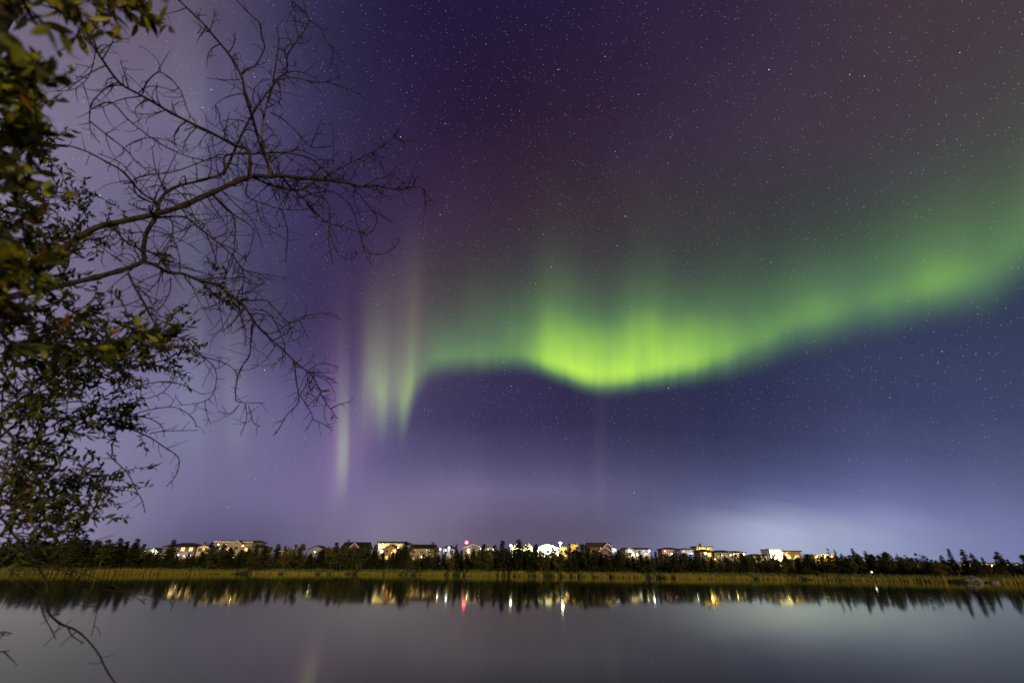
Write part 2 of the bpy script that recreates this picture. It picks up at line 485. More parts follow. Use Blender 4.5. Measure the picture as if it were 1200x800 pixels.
class MB:
    def __init__(self):
        self.v = []
        self.f = []
        self.mi = []

    def face(self, pts, mi=0):
        i = len(self.v)
        self.v.extend([tuple(p) for p in pts])
        self.f.append(tuple(range(i, i + len(pts))))
        self.mi.append(mi)

    def box(self, x0, x1, y0, y1, z0, z1, mi=0):
        i = len(self.v)
        self.v += [(x0, y0, z0), (x1, y0, z0), (x1, y1, z0), (x0, y1, z0), (x0, y0, z1), (x1, y0, z1), (x1, y1, z1), (x0, y1, z1)]
        for q in ((0, 3, 2, 1), (4, 5, 6, 7), (0, 1, 5, 4), (1, 2, 6, 5), (2, 3, 7, 6), (3, 0, 4, 7)):
            self.f.append(tuple(i + k for k in q))
            self.mi.append(mi)

    def prism(self, poly_a, poly_b, mi=0):      # two matching rings of points
        n = len(poly_a)
        i = len(self.v)
        self.v += [tuple(p) for p in poly_a] + [tuple(p) for p in poly_b]
        for k in range(n):
            self.f.append((i + k, i + (k + 1) % n, i + n + (k + 1) % n, i + n + k))
            self.mi.append(mi)
        self.f.append(tuple(i + k for k in reversed(range(n))))
        self.f.append(tuple(i + n + k for k in range(n)))
        self.mi += [mi, mi]

    def tube(self, pts, radii, sides=6, mi=0):
        n = len(pts)
        base_i = len(self.v)
        prev_n = None
        for i, p in enumerate(pts):
            a = pts[max(i - 1, 0)]
            b = pts[min(i + 1, n - 1)]
            t = (Vector(b) - Vector(a))
            if t.length < 1e-9:
                t = Vector((0, 0, 1))
            t.normalize()
            if prev_n is None:
                ref = Vector((0, 0, 1)) if abs(t.z) < 0.9 else Vector((1, 0, 0))
                nn = t.cross(ref).normalized()
            else:
                nn = (prev_n - t * prev_n.dot(t))
                nn = nn.normalized() if nn.length > 1e-6 else t.orthogonal().normalized()
            prev_n = nn
            bb = t.cross(nn)
            r = radii[i]
            for k in range(sides):
                a_ = 2 * PI * k / sides
                self.v.append(tuple(Vector(p) + nn * (math.cos(a_) * r) + bb * (math.sin(a_) * r)))
        for i in range(n - 1):
            for k in range(sides):
                k2 = (k + 1) % sides
                a0 = base_i + i * sides
                a1 = a0 + sides
                self.f.append((a0 + k, a0 + k2, a1 + k2, a1 + k))
                self.mi.append(mi)
        self.f.append(tuple(base_i + k for k in reversed(range(sides))))
        self.f.append(tuple(base_i + (n - 1) * sides + k for k in range(sides)))
        self.mi += [mi, mi]

    def ball(self, c, r, seg=10, rings=6, mi=0, sq=(1, 1, 1)):
        i = len(self.v)
        c = Vector(c)
        for a in range(rings + 1):
            th = PI * a / rings
            for b in range(seg):
                ph = 2 * PI * b / seg
                self.v.append((c.x + r * sq[0] * math.sin(th) * math.cos(ph), c.y + r * sq[1] * math.sin(th) * math.sin(ph), c.z + r * sq[2] * math.cos(th)))
        for a in range(rings):
            for b in range(seg):
                b2 = (b + 1) % seg
                self.f.append((i + a * seg + b, i + (a + 1) * seg + b, i + (a + 1) * seg + b2, i + a * seg + b2))
                self.mi.append(mi)

    def mesh(self, name, mats, smooth=False):
        me = bpy.data.meshes.new(name)
        me.from_pydata(self.v, [], self.f)
        for m_ in (mats if isinstance(mats, (list, tuple)) else [mats]):
            me.materials.append(m_)
        me.polygons.foreach_set('material_index', self.mi)
        if smooth:
            me.polygons.foreach_set('use_smooth', [True] * len(self.f))
        me.update()
        return me

    def build(self, name, mats, parent=None, smooth=False):
        o = bpy.data.objects.new(name, self.mesh(name, mats, smooth))
        COL.objects.link(o)
        if parent is not None:
            o.parent = parent
        return o


def empty(name, loc=(0, 0, 0), rz=0.0):
    o = bpy.data.objects.new(name, None)
    COL.objects.link(o)
    o.location = loc
    o.rotation_euler = (0, 0, rz)
    o.empty_display_size = 0.3
    return o


def tag(o, label=None, cat=None, group=None, kind=None):
    if label:
        o['label'] = label
    if cat:
        o['category'] = cat
    if group:
        o['group'] = group
    if kind:
        o['kind'] = kind
    return o


# ------------------------------------------------------------------ terrain
SHORE_PX = [(-400, 106), (-150, 107), (0, 109), (100, 113), (250, 134), (400, 152), (540, 142), (680, 131), (820, 122), (960, 114), (1050, 106),
            (1110, 101), (1150, 97), (1220, 93), (1400, 88)]
SHORE = []
for px, Y in SHORE_PX:
    d = ray(px, 668 + (px - 600) * 0.008)
    SHORE.append((d.x / d.y * Y, Y))
SHORE.sort()
SHORE = [(-3500, 104)] + SHORE + [(3500, 75)]


def interp(tab, x):
    if x <= tab[0][0]:
        return tab[0][1]
    for (xa, ya), (xb, yb) in zip(tab, tab[1:]):
        if x <= xb:
            t = (x - xa) / (xb - xa)
            return ya + (yb - ya) * t
    return tab[-1][1]


def shore(x):
    return interp(SHORE, x) + 1.2 * math.sin(x * 0.11) + 0.8 * math.sin(x * 0.27 + 1)


def stand(px, py, ds):            # how far off (y) the sight line of a pixel is ds metres behind the shoreline
    d = ray(px, py)
    k = d.x / d.y
    lo, hi = 30.0, 500.0
    for _ in range(40):
        m_ = (lo + hi) / 2
        if m_ - shore(k * m_) < ds:
            lo = m_
        else:
            hi = m_
    return (lo + hi) / 2


PROFILE = [(-12, -1.4), (-4, -0.5), (0, -0.02), (2, 0.25), (5, 0.55), (14, 1.1), (40, 2.2), (75, 4.0), (100, 4.8), (140, 5.0), (250, 3.0), (400, 1.0), (3000, 0.5)]
HILL = [(-130, 0.8), (-60, 1.0), (20, 1.0), (60, 0.75), (100, 0.5), (150, 0.32), (300, 0.3)]


def ground_z(x, y):
    if y < 20:
        bank = interp([(-40, 0.9), (-6, 0.55), (0, 0.38), (1.6, 0.30), (3.0, 0.0), (5, -0.5), (12, -1.4)], y - 0.3 * math.sin(x * 0.9))
        return bank
    s = y - shore(x)
    z = interp(PROFILE, s)
    if z > 0.55:
        z = 0.55 + (z - 0.55) * interp(HILL, x)
    if s > 6:
        z += 0.25 * math.sin(x * 0.13 + y * 0.07) * min(1, (s - 6) / 20)
    return z


def axis(spans):
    out = []
    for a, b, st_ in spans:
        k = a
        while k < b - 1e-6:
            out.append(k)
            k += st_
    out.append(spans[-1][1])
    return out


gx = axis([(-4000, -400, 300), (-400, -20, 5), (-20, 20, 1.0), (20, 400, 5), (400, 4000, 300)])
gy = axis([(-60, -6, 9), (-6, 14, 0.8), (14, 70, 8), (70, 170, 1.6), (170, 300, 6), (300, 900, 60), (900, 4200, 500)])
g = MB()
for y in gy:
    for x in gx:
        g.v.append((x, y, ground_z(x, y)))
nx = len(gx)
for j in range(len(gy) - 1):
    for i in range(nx - 1):
        a = j * nx + i
        g.f.append((a, a + 1, a + nx + 1, a + nx))
        g.mi.append(0)
M_ground = noisy('ground_soil', (0.018, 0.020, 0.009), (0.045, 0.046, 0.018), 0.6, 0.95)
tag(g.build('ground', M_ground, smooth=True), kind='structure')


def water_mat(n):
    t = n.node('ShaderNodeTexCoord')
    tx = n.node('ShaderNodeTexNoise')
    n.put(tx.inputs['Vector'], n.vm('MULTIPLY', t.outputs['Object'], (0.35, 0.8, 1)))
    tx.inputs['Scale'].default_value = 1.3
    tx.inputs['Detail'].default_value = 2.0
    bp = n.node('ShaderNodeBump')
    bp.inputs['Strength'].default_value = 0.04
    bp.inputs['Distance'].default_value = 0.01
    n.put(bp.inputs['Height'], tx.outputs[0])
    gl_ = n.node('ShaderNodeBsdfGlossy')
    gl_.inputs['Color'].default_value = (0.97, 1.0, 0.64, 1)      # yellow tint put into the gloss to grey the mirrored purple sky
    gl_.inputs['Roughness'].default_value = 0.045
    n.put(gl_.inputs['Normal'], bp.outputs[0])
    df_ = n.node('ShaderNodeBsdfDiffuse')
    df_.inputs['Color'].default_value = (0.016, 0.015, 0.009, 1)
    fr_ = n.node('ShaderNodeFresnel')
    fr_.inputs['IOR'].default_value = 1.40
    mx = n.node('ShaderNodeMixShader')
    n.put(mx.inputs[0], fr_.outputs[0])
    n.t.links.new(df_.outputs[0], mx.inputs[1])
    n.t.links.new(gl_.outputs[0], mx.inputs[2])
    return mx.outputs[0]


M_water = mat('lake_water', water_mat)
wmb = MB()
wx = axis([(-3900, -500, 340), (-500, 500, 25), (500, 3900, 340)])
for a, b in zip(wx, wx[1:]):
    wmb.face([(a, 2.0, 0), (b, 2.0, 0), (b, shore(b) + 3.0, 0), (a, shore(a) + 3.0, 0)])
tag(wmb.build('water', M_water), kind='structure')

# ------------------------------------------------------------------ reeds and bank grass (nobody could count them)
M_reed = leafy('reed_straw', [(0.0, (0.19, 0.155, 0.024)), (0.5, (0.31, 0.235, 0.032)), (0.8, (0.14, 0.13, 0.02)), (1.0, (0.38, 0.26, 0.045))], 0.2, 0.7)
M_grass = leafy('bank_grass_green', [(0.0, (0.055, 0.080, 0.012)), (0.6, (0.09, 0.115, 0.016)), (1.0, (0.15, 0.14, 0.02))], 0.2, 0.7)
rr = random.Random(11)


def visible_x(Y, margin=12):
    a = atY(-60, 668, Y).x - margin
    b = atY(1260, 668, Y).x + margin
    return a, b


def blade(mb, x, y, z, h, w, lean):
    a = rr.uniform(-0.6, 0.6)
    dx_, dy_ = math.cos(a) * w, math.sin(a) * w
    lx, ly = rr.gauss(0, lean), rr.gauss(0, lean)
    mb.face([(x - dx_, y - dy_, z), (x + dx_, y + dy_, z), (x + dx_ * .7 + lx * .4, y + ly * .4, z + h * .6), (x + lx, y + ly, z + h), (x - dx_ * .7 + lx * .4, y + ly * .4, z + h * .6)])


reeds = MB()
x = -165.0
while x < 150:
    d1 = 0.8 * mnoise.noise(Vector((x * 0.16, 3.1, 0))) + mnoise.noise(Vector((x * 0.75, 9.1, 0)))
    dens = max(0.0, min(1.0, 0.55 + 2.6 * d1))
    hh = 1.05 + 0.55 * mnoise.noise(Vector((x * 0.08, 5.5, 0)))
    n_ = int(26 * dens + rr.random())
    for k in range(n_):
        bx = x + rr.uniform(0, 0.6)
        s = rr.uniform(-1.6, 1.6)
        by = shore(bx) + s
        blade(reeds, bx, by, max(ground_z(bx, by), -0.4) - 0.05, hh * rr.uniform(0.7, 1.1), rr.uniform(0.02, 0.05), 0.14)
    x += 0.5
tag(reeds.build('reed_bed', M_reed), 'straw yellow reeds standing in the water along the far shore', 'reeds', kind='stuff')

bgr = MB()
x = -170.0
while x < 155:
    gap = mnoise.noise(Vector((x * 0.16, 3.1, 0))) + mnoise.noise(Vector((x * 0.75, 9.1, 0)))
    for k in range(int(26 * max(0.12, min(1.0, 0.75 + 2.0 * gap)))):
        bx = x + rr.uniform(0, 0.6)
        s = 2.0 + 8 * rr.random() ** 1.4
        by = shore(bx) + s
        blade(bgr, bx, by, ground_z(bx, by) - 0.05, rr.uniform(0.55, 1.0) * (1 + 0.5 * mnoise.noise(Vector((bx * 0.15, by * 0.2, 4)))), rr.uniform(0.03, 0.07), 0.16)
    x += 0.5
tag(bgr.build('bank_grass', M_grass), 'green grass strip growing on the bank behind the reeds', 'grass', kind='stuff')

M_under = leafy('undergrowth_leaf', [(0.0, (0.022, 0.026, 0.008)), (0.6, (0.038, 0.042, 0.012)), (1.0, (0.07, 0.062, 0.014))], 0.2, 0.8)
und = MB()
for k in range(60000):
    by_s = 9 + 60 * rr.random() ** 1.2
    bx = rr.uniform(-190, 170)
    by = shore(bx) + by_s
    h = (1.0 + 2.2 * max(0, 0.5 + mnoise.noise(Vector((bx * 0.12, by * 0.12, 2))))) * min(1, by_s / 18) * rr.random() ** 0.8
    c = Vector((bx, by, ground_z(bx, by) + h))
    sz = rr.uniform(0.12, 0.3)
    q = Matrix.Rotation(rr.uniform(0, 6.3), 3, 'Z') @ Matrix.Rotation(rr.uniform(0.4, 2.7), 3, 'X')
    und.face([c + q @ Vector(p) * sz for p in ((-1, 0, 0), (0, -.6, .1), (1, 0, 0), (0, .6, .1))])
tag(und.build('undergrowth', M_under), 'dark low scrub covering the slope under the far trees', 'undergrowth', kind='stuff')

# ------------------------------------------------------------------ houses on the far slope
M_pane_dark = mat('pane_dark', lambda n: principled(n, (0.02, 0.022, 0.03), 0.08).outputs[0])
M_pane_warm = glow('pane_lit_warm', (1.0, 0.62, 0.24), 1.8)
M_pane_white = glow('pane_lit_white', (0.95, 0.95, 1.0), 1.6)
M_trim = noisy('painted_trim', (0.50, 0.49, 0.46), (0.60, 0.58, 0.55), 3, 0.6)
M_brick = noisy('chimney_brick', (0.10, 0.06, 0.05), (0.18, 0.11, 0.09), 6, 0.9)
M_metal = noisy('galvanised_pole', (0.10, 0.10, 0.11), (0.16, 0.16, 0.17), 5, 0.5)
_wallm, _roofm = {}, {}


def wall_mat(c):
    if c not in _wallm:
        def b(n):
            t = n.node('ShaderNodeTexCoord')
            wv = n.node('ShaderNodeTexWave', wave_type='BANDS', bands_direction='Z')
            n.put(wv.inputs['Vector'], t.outputs['Object'])
            wv.inputs['Scale'].default_value = 1.6
            tx = n.node('ShaderNodeTexNoise')
            n.put(tx.inputs['Vector'], t.outputs['Object'])
            tx.inputs['Scale'].default_value = 0.7
            c0 = tuple(q * 0.85 for q in c)
            col = n.ramp(tx.outputs[0], [(0.3, c0), (0.7, c)])
            p = principled(n, col, 0.75)
            bp = n.node('ShaderNodeBump')
            bp.inputs['Strength'].default_value = 0.4
            bp.inputs['Distance'].default_value = 0.02
            n.put(bp.inputs['Height'], wv.outputs[1])
            n.put(p.inputs['Normal'], bp.outputs[0])
            return p.outputs[0]
        _wallm[c] = mat('siding', b)
    return _wallm[c]


def roof_mat(c):
    if c not in _roofm:
        _roofm[c] = noisy('shingle', tuple(q * 0.7 for q in c), tuple(q * 1.2 for q in c), 5, 0.9, 4, 0.3, (1, 1, 3))
    return _roofm[c]


_bulbs = {}


def bulb_mat(c, s):
    if (c, s) not in _bulbs:
        _bulbs[(c, s)] = glow('lamp_glow', c, s)
    return _bulbs[(c, s)]


def spot(name, loc, col, watts, parent, tilt, cone=150, radius=0.25):
    """a shielded lamp: tilt 90 throws its light level at the house behind it, 0 straight down"""
    ld = bpy.data.lights.new(name, 'SPOT')
    ld.energy = watts
    ld.color = col
    ld.shadow_soft_size = radius
    ld.spot_size = math.radians(cone)
    ld.spot_blend = 0.7
    o = bpy.data.objects.new(name, ld)
    COL.objects.link(o)
    o.location = loc
    o.rotation_euler = (math.radians(tilt), 0, 0)
    o.parent = parent
    return o


HOUSES = []


def window(root, x, z, w, h, y, lit, bars=1):
    fr = MB()
    t = 0.12
    fr.box(x - w / 2 - t, x + w / 2 + t, y - 0.10, y, z - t, z)
    fr.box(x - w / 2 - t, x + w / 2 + t, y - 0.10, y, z + h, z + h + t)
    fr.box(x - w / 2 - t, x - w / 2, y - 0.10, y, z, z + h)
    fr.box(x + w / 2, x + w / 2 + t, y - 0.10, y, z, z + h)
    for b in range(bars):
        bx = x - w / 2 + w * (b + 1) / (bars + 1)
        fr.box(bx - 0.04, bx + 0.04, y - 0.09, y - 0.03, z, z + h)
    f = fr.build('window', M_trim, root)
    pn = MB()
    pn.box(x - w / 2, x + w / 2, y - 0.025, y - 0.004, z, z + h)
    pn.build('pane', {0: M_pane_dark, 1: M_pane_warm, 2: M_pane_white}[lit], f)


def house(label, short, style, x0, x1, yr, ye, wall, roof, ds=112, lamps=(), lit=0, chimney=None, seed=0, trim=False, extra=None, garage=False, ncols=None, overhang=0.5):
    """x0..x1: extent, yr/ye: ridge and eave, as seen in the photograph; the house stands on the slope behind the shore"""
    r = random.Random(seed * 7 + 3)
    xm = (x0 + x1) / 2
    Y = stand(xm, 650, ds)
    a, b = atY(x0, ye, Y), atY(x1, ye, Y)
    cx = (a.x + b.x) / 2
    w = (b.x - a.x) - 2 * overhang * 0.5
    gz = ground_z(cx, Y)
    ze = (a.z + b.z) / 2 - gz
    zr = max(atY(xm, yr, Y).z - gz, ze + 0.3)
    dpt = max(7.0, min(12.0, w * 0.8))
    root = empty('house', (cx, Y, gz))
    tag(root, label, 'house', 'houses on the far slope')
    hw, ov = w / 2, overhang
    wm = MB()
    wm.box(-hw, hw, 0, dpt, -1.0, ze)
    rf = MB()
    th = 0.22
    if style == 'gable_front':
        wm.prism([(-hw, 0.002, ze), (hw, 0.002, ze), (0, 0.002, zr - th)], [(-hw, dpt, ze), (hw, dpt, ze), (0, dpt, zr - th)])
        sl = (zr - ze) / hw
        for s in (-1, 1):
            A = [(0, -ov, zr - th), (s * (hw + ov), -ov, ze - sl * ov - th + 0.2), (s * (hw + ov), -ov, ze - sl * ov + 0.2), (0, -ov, zr)]
            B = [(p[0], dpt + ov, p[2]) for p in A]
            rf.prism(A, B)
    elif style == 'gable_side':
        rid = dpt / 2
        wm.prism([(-hw, 0, ze), (-hw, dpt, ze), (-hw, rid, zr - th)], [(hw, 0, ze), (hw, dpt, ze), (hw, rid, zr - th)])
        sl = (zr - ze) / rid
        for s in (-1, 1):
            ye_ = rid + s * (rid + ov)
            A = [(-hw - ov, rid, zr - th), (-hw - ov, ye_, ze - sl * ov - th + 0.2), (-hw - ov, ye_, ze - sl * ov + 0.2), (-hw - ov, rid, zr)]
            B = [(hw + ov, p[1], p[2]) for p in A]
            rf.prism(A, B)
    elif style == 'hip':
        rid = dpt / 2
        k = min(hw * 0.62, dpt * 0.5)
        e0, e1, f0, f1 = -hw - ov, hw + ov, -ov, dpt + ov
        z0, z1 = ze, ze + th
        bot = [(e0, f0, z0), (e1, f0, z0), (e1, f1, z0), (e0, f1, z0)]
        top = [(e0, f0, z1), (e1, f0, z1), (e1, f1, z1), (e0, f1, z1)]
        rf.prism(bot, top)
        r1, r2 = (-hw + k, rid, zr), (hw - k, rid, zr)
        t_ = [(p[0], p[1], z1 + 0.003) for p in top]
        rf.face([t_[0], t_[1], r2, r1])
        rf.face([t_[2], t_[3], r1, r2])
        rf.face([t_[3], t_[0], r1])
        rf.face([t_[1], t_[2], r2])
    else:                                           # flat
        rf.box(-hw - ov, hw + ov, -ov, dpt + ov, ze + 0.003, max(zr, ze + 0.35))
    wm.build('wall', wall_mat(wall), root)
    ro = rf.build('roof', roof_mat(roof), root)
    if trim:
        tm = MB()
        if style == 'gable_front':
            sl = (zr - ze) / hw
            for s in (-1, 1):
                A = [(0, -ov - 0.10, zr - 0.42), (s * (hw + ov), -ov - 0.10, ze - sl * ov - 0.22), (s * (hw + ov), -ov - 0.10, ze - sl * ov + 0.22), (0, -ov - 0.10, zr + 0.02)]
                tm.prism(A, [(p[0], -ov - 0.004, p[2]) for p in A])
        else:
            tm.box(-hw - ov - 0.05, hw + ov + 0.05, -ov - 0.14, -ov - 0.004, ze - 0.25, ze + 0.16)
        tm.build('fascia', M_trim, root)
    if chimney is not None:
        cm = MB()
        cxp = chimney * hw
        cm.box(cxp - 0.4, cxp + 0.4, dpt * 0.45, dpt * 0.45 + 0.8, ze, zr + 1.0)
        cm.box(cxp - 0.5, cxp + 0.5, dpt * 0.45 - 0.1, dpt * 0.45 + 0.9, zr + 1.0, zr + 1.2)
        cm.build('chimney', M_brick, ro)
    n = ncols or max(2, int(w / 3.4))
    storeys = 2 if ze > 4.6 else 1
    for sy in range(storeys):
        zb = 0.9 + sy * 2.9
        if zb + 1.4 > ze:
            continue
        for i in range(n):
            if sy == 0 and i == n // 2 and not garage:
                dm = MB()
                xx = -hw + w * (i + 0.5) / n
                dm.box(xx - 0.5, xx + 0.5, -0.06, -0.003, 0, 2.1)
                do = dm.build('door', roof_mat((0.10, 0.05, 0.04)), root)
                hm = MB()
                hm.ball((xx + 0.38, -0.11, 1.0), 0.05, 8, 4)
                hm.build('handle', M_metal, do)
                continue
            if garage and sy == 0 and i <= n // 2:
                continue
            L = 0
            q = r.random()
            if q < lit + 0.12:
                L = 1 if r.random() < 0.75 else 2
            window(root, -hw + w * (i + 0.5) / n, zb, min(1.5, w / n * 0.55), 1.35, 0, L)
    if garage:
        gm = MB()
        gm.box(-hw + 0.5, -hw + 0.5 + min(4.8, w * 0.5), -0.07, -0.003, 0, 2.3)
        for k in range(3):
            gm.box(-hw + 0.5, -hw + 0.5 + min(4.8, w * 0.5), -0.085, -0.07, 0.15 + k * 0.72, 0.75 + k * 0.72)
        gm.build('garage_door', M_trim, root)
    # wall lamps: (px, py, colour, watts, bulb strength)
    for (lx, ly, lc, lw, lb) in lamps:
        p = atY(lx, ly, Y - 1.1) - Vector((cx, Y, gz))
        lm = MB()
        lm.box(p.x - 0.09, p.x + 0.09, -1.0, 0.0 - 0.002, p.z + 0.30, p.z + 0.40)
        lm.box(p.x - 0.22, p.x + 0.22, p.y - 0.22, p.y + 0.22, p.z + 0.24, p.z + 0.30)
        lo = lm.build('porch_lamp', M_metal, root)
        bm_ = MB()
        bm_.ball((p.x, p.y, p.z), 0.2, 10, 6)
        bm_.build('bulb', bulb_mat(lc, max(3.0, lb * 1.3)), lo, True)
        spot('lamp_light', (p.x, p.y - 1.3, p.z - 0.1), lc, lw * (1.0 if lw > 1000 else 0.6), lo, 80)
    if extra:
        extra(root, hw, dpt, ze, zr, cx, Y, gz)
    HOUSES.append((x0, x1, short))
    return root


WARM, WHITE, COOL, ORANGE, GREENW = (1.0, 0.70, 0.30), (1.0, 0.93, 0.72), (0.72, 0.82, 1.0), (1.0, 0.52, 0.13), (0.80, 1.0, 0.75)
DARKR, BROWNR, GREYR = (0.022, 0.020, 0.020), (0.060, 0.038, 0.026), (0.05, 0.05, 0.055)


def front_gable(x0, x1, yr, ye, wallc, roofc, ahead=2.5, trim=True, lit=0):
    def ex(root, hw, dpt, ze, zr, cx, Y, gz):
        a, b, t = atY(x0, ye, Y - ahead), atY(x1, ye, Y - ahead), atY((x0 + x1) / 2, yr, Y - ahead)
        xa, xb, z0, z1 = a.x - cx, b.x - cx, a.z - gz, t.z - gz
        xm = (xa + xb) / 2
        wm = MB()
        wm.box(xa + 0.3, xb - 0.3, -ahead, 0.3, -1.0, z0)
        wm.prism([(xa + 0.3, -ahead + 0.002, z0), (xb - 0.3, -ahead + 0.002, z0), (xm, -ahead + 0.002, z1 - 0.2)],
                 [(xa + 0.3, dpt * 0.5, z0), (xb - 0.3, dpt * 0.5, z0), (xm, dpt * 0.5, z1 - 0.2)])
        wing = wm.build('wing', wall_mat(wallc), root)
        rm = MB()
        for e in (xa, xb):
            A = [(xm, -ahead - 0.4, z1 - 0.22), (e, -ahead - 0.4, z0 - 0.2), (e, -ahead - 0.4, z0 + 0.02), (xm, -ahead - 0.4, z1)]
            rm.prism(A, [(p[0], dpt * 0.5, p[2]) for p in A])
        rm.build('gable_roof', roof_mat(roofc), wing)
        if trim:
            tm = MB()
            for e in (xa, xb):
                A = [(xm, -ahead - 0.5, z1 - 0.40), (e, -ahead - 0.5, z0 - 0.38), (e, -ahead - 0.5, z0 + 0.04), (xm, -ahead - 0.5, z1 + 0.03)]
                tm.prism(A, [(p[0], -ahead - 0.404, p[2]) for p in A])
            tm.build('fascia', M_trim, wing)
        window(root, xm, max(1.0, z0 - 2.2), min(1.6, (xb - xa) * 0.4), 1.3, -ahead - 0.0, lit)
    return ex


def balcony(x0, x1, ys, col):
    def ex(root, hw, dpt, ze, zr, cx, Y, gz):
        for y in ys:
            a, b = atY(x0, y, Y - 1.6), atY(x1, y, Y - 1.6)
            bm_ = MB()
            bm_.box(a.x - cx, b.x - cx, -1.6, -0.003, a.z - gz - 0.15, a.z - gz)
            bm_.box(a.x - cx, b.x - cx, -1.6, -1.54, a.z - gz + 0.85, a.z - gz + 0.95)
            for k in range(9):
                xx = a.x - cx + (b.x - a.x - 0.08) * k / 8
                bm_.box(xx, xx + 0.08, -1.59, -1.55, a.z - gz, a.z - gz + 0.85)
            bm_.build('balcony', wall_mat(col), root)
    return ex


def both(*fs):
    def ex(*a):
        for f in fs:
            f(*a)
    return ex


house('small pale house with a green-white lit gable at the left end of the row', 'the small green-lit house', 'gable_front', 172, 187, 641, 646, (0.45, 0.46, 0.42), GREYR, lamps=((179, 645, GREENW, 700, 14),), seed=1)
house('large brown-grey house with a dark hipped roof and white lit ground floor', 'the large hip-roofed house', 'hip', 191, 230, 635.0, 640.5, (0.16, 0.13, 0.11), DARKR, lamps=((209, 650, (1, .9, .85), 420, 10), (216, 651, (1, .92, .9), 420, 10), (203, 651, WARM, 150, 6)), lit=0.5, seed=2)
house('narrow cream house with a low gable and a chimney beside the large hipped roof', 'the narrow cream house', 'gable_front', 231, 248, 637.5, 640.5, (0.55, 0.46, 0.24), GREYR, lamps=((239, 644, WARM, 420, 6),), chimney=-0.8, seed=3)
house('long house with a straight white eave, small gable and row of warm wall lamps', 'the long white-eaved house', 'gable_side', 252, 297, 632.0, 634.5, (0.24, 0.18, 0.13), DARKR,
      lamps=((256, 637.5, WARM, 110, 14), (264.5, 637.5, WARM, 110, 14), (278, 638.5, WHITE, 170, 16), (285, 638.8, WARM, 150, 14), (276, 643.5, WARM, 200, 12)), trim=True, lit=0.3, seed=4,
      extra=front_gable(272, 284, 632.2, 637, (0.42, 0.33, 0.2), DARKR))
house('low dark-roofed house just right of the long white-eaved house', 'the low dark-roofed house', 'hip', 297, 308, 637.5, 641, (0.10, 0.09, 0.08), DARKR, seed=5)
house('low house with a pale slanted roof lit white between yellow trees', 'the pale slant-roofed house', 'gable_side', 324, 342, 641.5, 645.5, (0.45, 0.45, 0.42), (0.35, 0.36, 0.34), lamps=((328, 648.3, WHITE, 420, 18),), seed=6)
house('grey house under a dark gable half hidden by spruces', 'the half-hidden grey house', 'gable_front', 362, 381, 638.4, 643.0, (0.20, 0.20, 0.22), DARKR, lamps=((369, 646.5, (1, .95, .9), 120, 8),), lit=0.3, seed=7)
house('tall black-roofed house with a white-trimmed brown gable in the middle', 'the black-roofed house', 'gable_side', 400, 430, 634.2, 642, (0.10, 0.07, 0.055), (0.012, 0.011, 0.012), chimney=-0.8, seed=8,
      lamps=((429.5, 645, WHITE, 120, 8),), extra=front_gable(409.5, 421, 635.2, 641, (0.16, 0.10, 0.065), DARKR, 1.5))
house('cream-lit house with a flat black roof behind a smaller dark gable', 'the cream flat-roofed house', 'flat', 443, 474, 634.2, 636.0, (0.72, 0.64, 0.42), (0.012, 0.011, 0.012), lit=0.2, seed=9,
      lamps=((446, 638, WHITE, 620, 4), (455, 638.5, WARM, 300, 4), (468, 638.5, WARM, 260, 4)), overhang=0.6)
house('small house with a dark gable and orange-lit front before the cream house', 'the orange-fronted gable house', 'gable_front', 449, 467, 636.8, 643.0, (0.30, 0.17, 0.08), DARKR, ds=96, lamps=((459, 647, ORANGE, 220, 8), (466.5, 641.5, WHITE, 120, 12)), lit=0.4, seed=10)
house('long yellowish house under a straight black roof with a chimney', 'the long black-roofed house', 'gable_side', 480, 509, 637.0, 641.8, (0.26, 0.20, 0.09), (0.014, 0.012, 0.012), chimney=0.85, lamps=((494, 652.5, (.95, .97, 1), 200, 14), (486, 644, WARM, 120, 3), (500, 644, WARM, 100, 3)), lit=0.2, seed=11)
house('small house with a blue-white lit garage right of the long black roof', 'the blue-lit garage house', 'hip', 519, 533, 638.5, 642.5, (0.50, 0.50, 0.52), GREYR, lamps=((522, 644.5, COOL, 300, 14),), garage=True, seed=12)
house('white-trimmed gable house beside the red beacon', 'the white-trimmed gable house', 'gable_front', 543, 566, 637.2, 641.5, (0.20, 0.17, 0.14), GREYR, trim=True, lamps=((549, 643, WHITE, 260, 12), (563, 643, WHITE, 140, 10)), lit=0.3, seed=13)
house('long low cream building with a flat top between spruces', 'the low cream building', 'flat', 566, 582, 640.4, 641.4, (0.50, 0.46, 0.36), GREYR, lamps=((572, 643.5, WHITE, 200, 6), (578, 643.5, WHITE, 120, 6)), seed=14)
hA = house('bright yellow-white house, left of the two lit twin gables', 'the left twin gable', 'gable_front', 600, 612.6, 635.2, 641.0, (0.80, 0.76, 0.50), DARKR, lamps=((604, 643, WHITE, 1500, 10),), seed=15)
hB = house('bright yellow-white house, right of the two lit twin gables', 'the right twin gable', 'gable_front', 612.6, 625, 635.2, 641.0, (0.80, 0.76, 0.50), DARKR, lamps=((619, 643, WHITE, 1500, 10),), seed=16)
house('brilliant white tall gabled house under the floodlight', 'the brilliant white house', 'gable_front', 629, 655, 636.0, 641.0, (0.82, 0.80, 0.68), DARKR, lamps=((636, 644, WHITE, 2600, 10), (648, 644, WHITE, 2600, 10), (641, 654, WARM, 700, 14)), seed=17)
house('low yellow-lit house right of the brilliant white house', 'the low yellow house', 'flat', 655, 665, 639.6, 640.4, (0.62, 0.46, 0.12), GREYR, lamps=((660, 642.5, WARM, 900, 4),), seed=18)
house('small ochre-lit house peeping over round dark trees', 'the small ochre house', 'flat', 668, 678, 636.7, 637.4, (0.55, 0.38, 0.10), GREYR, ds=118, lamps=((673, 639, WARM, 600, 3),), seed=19)
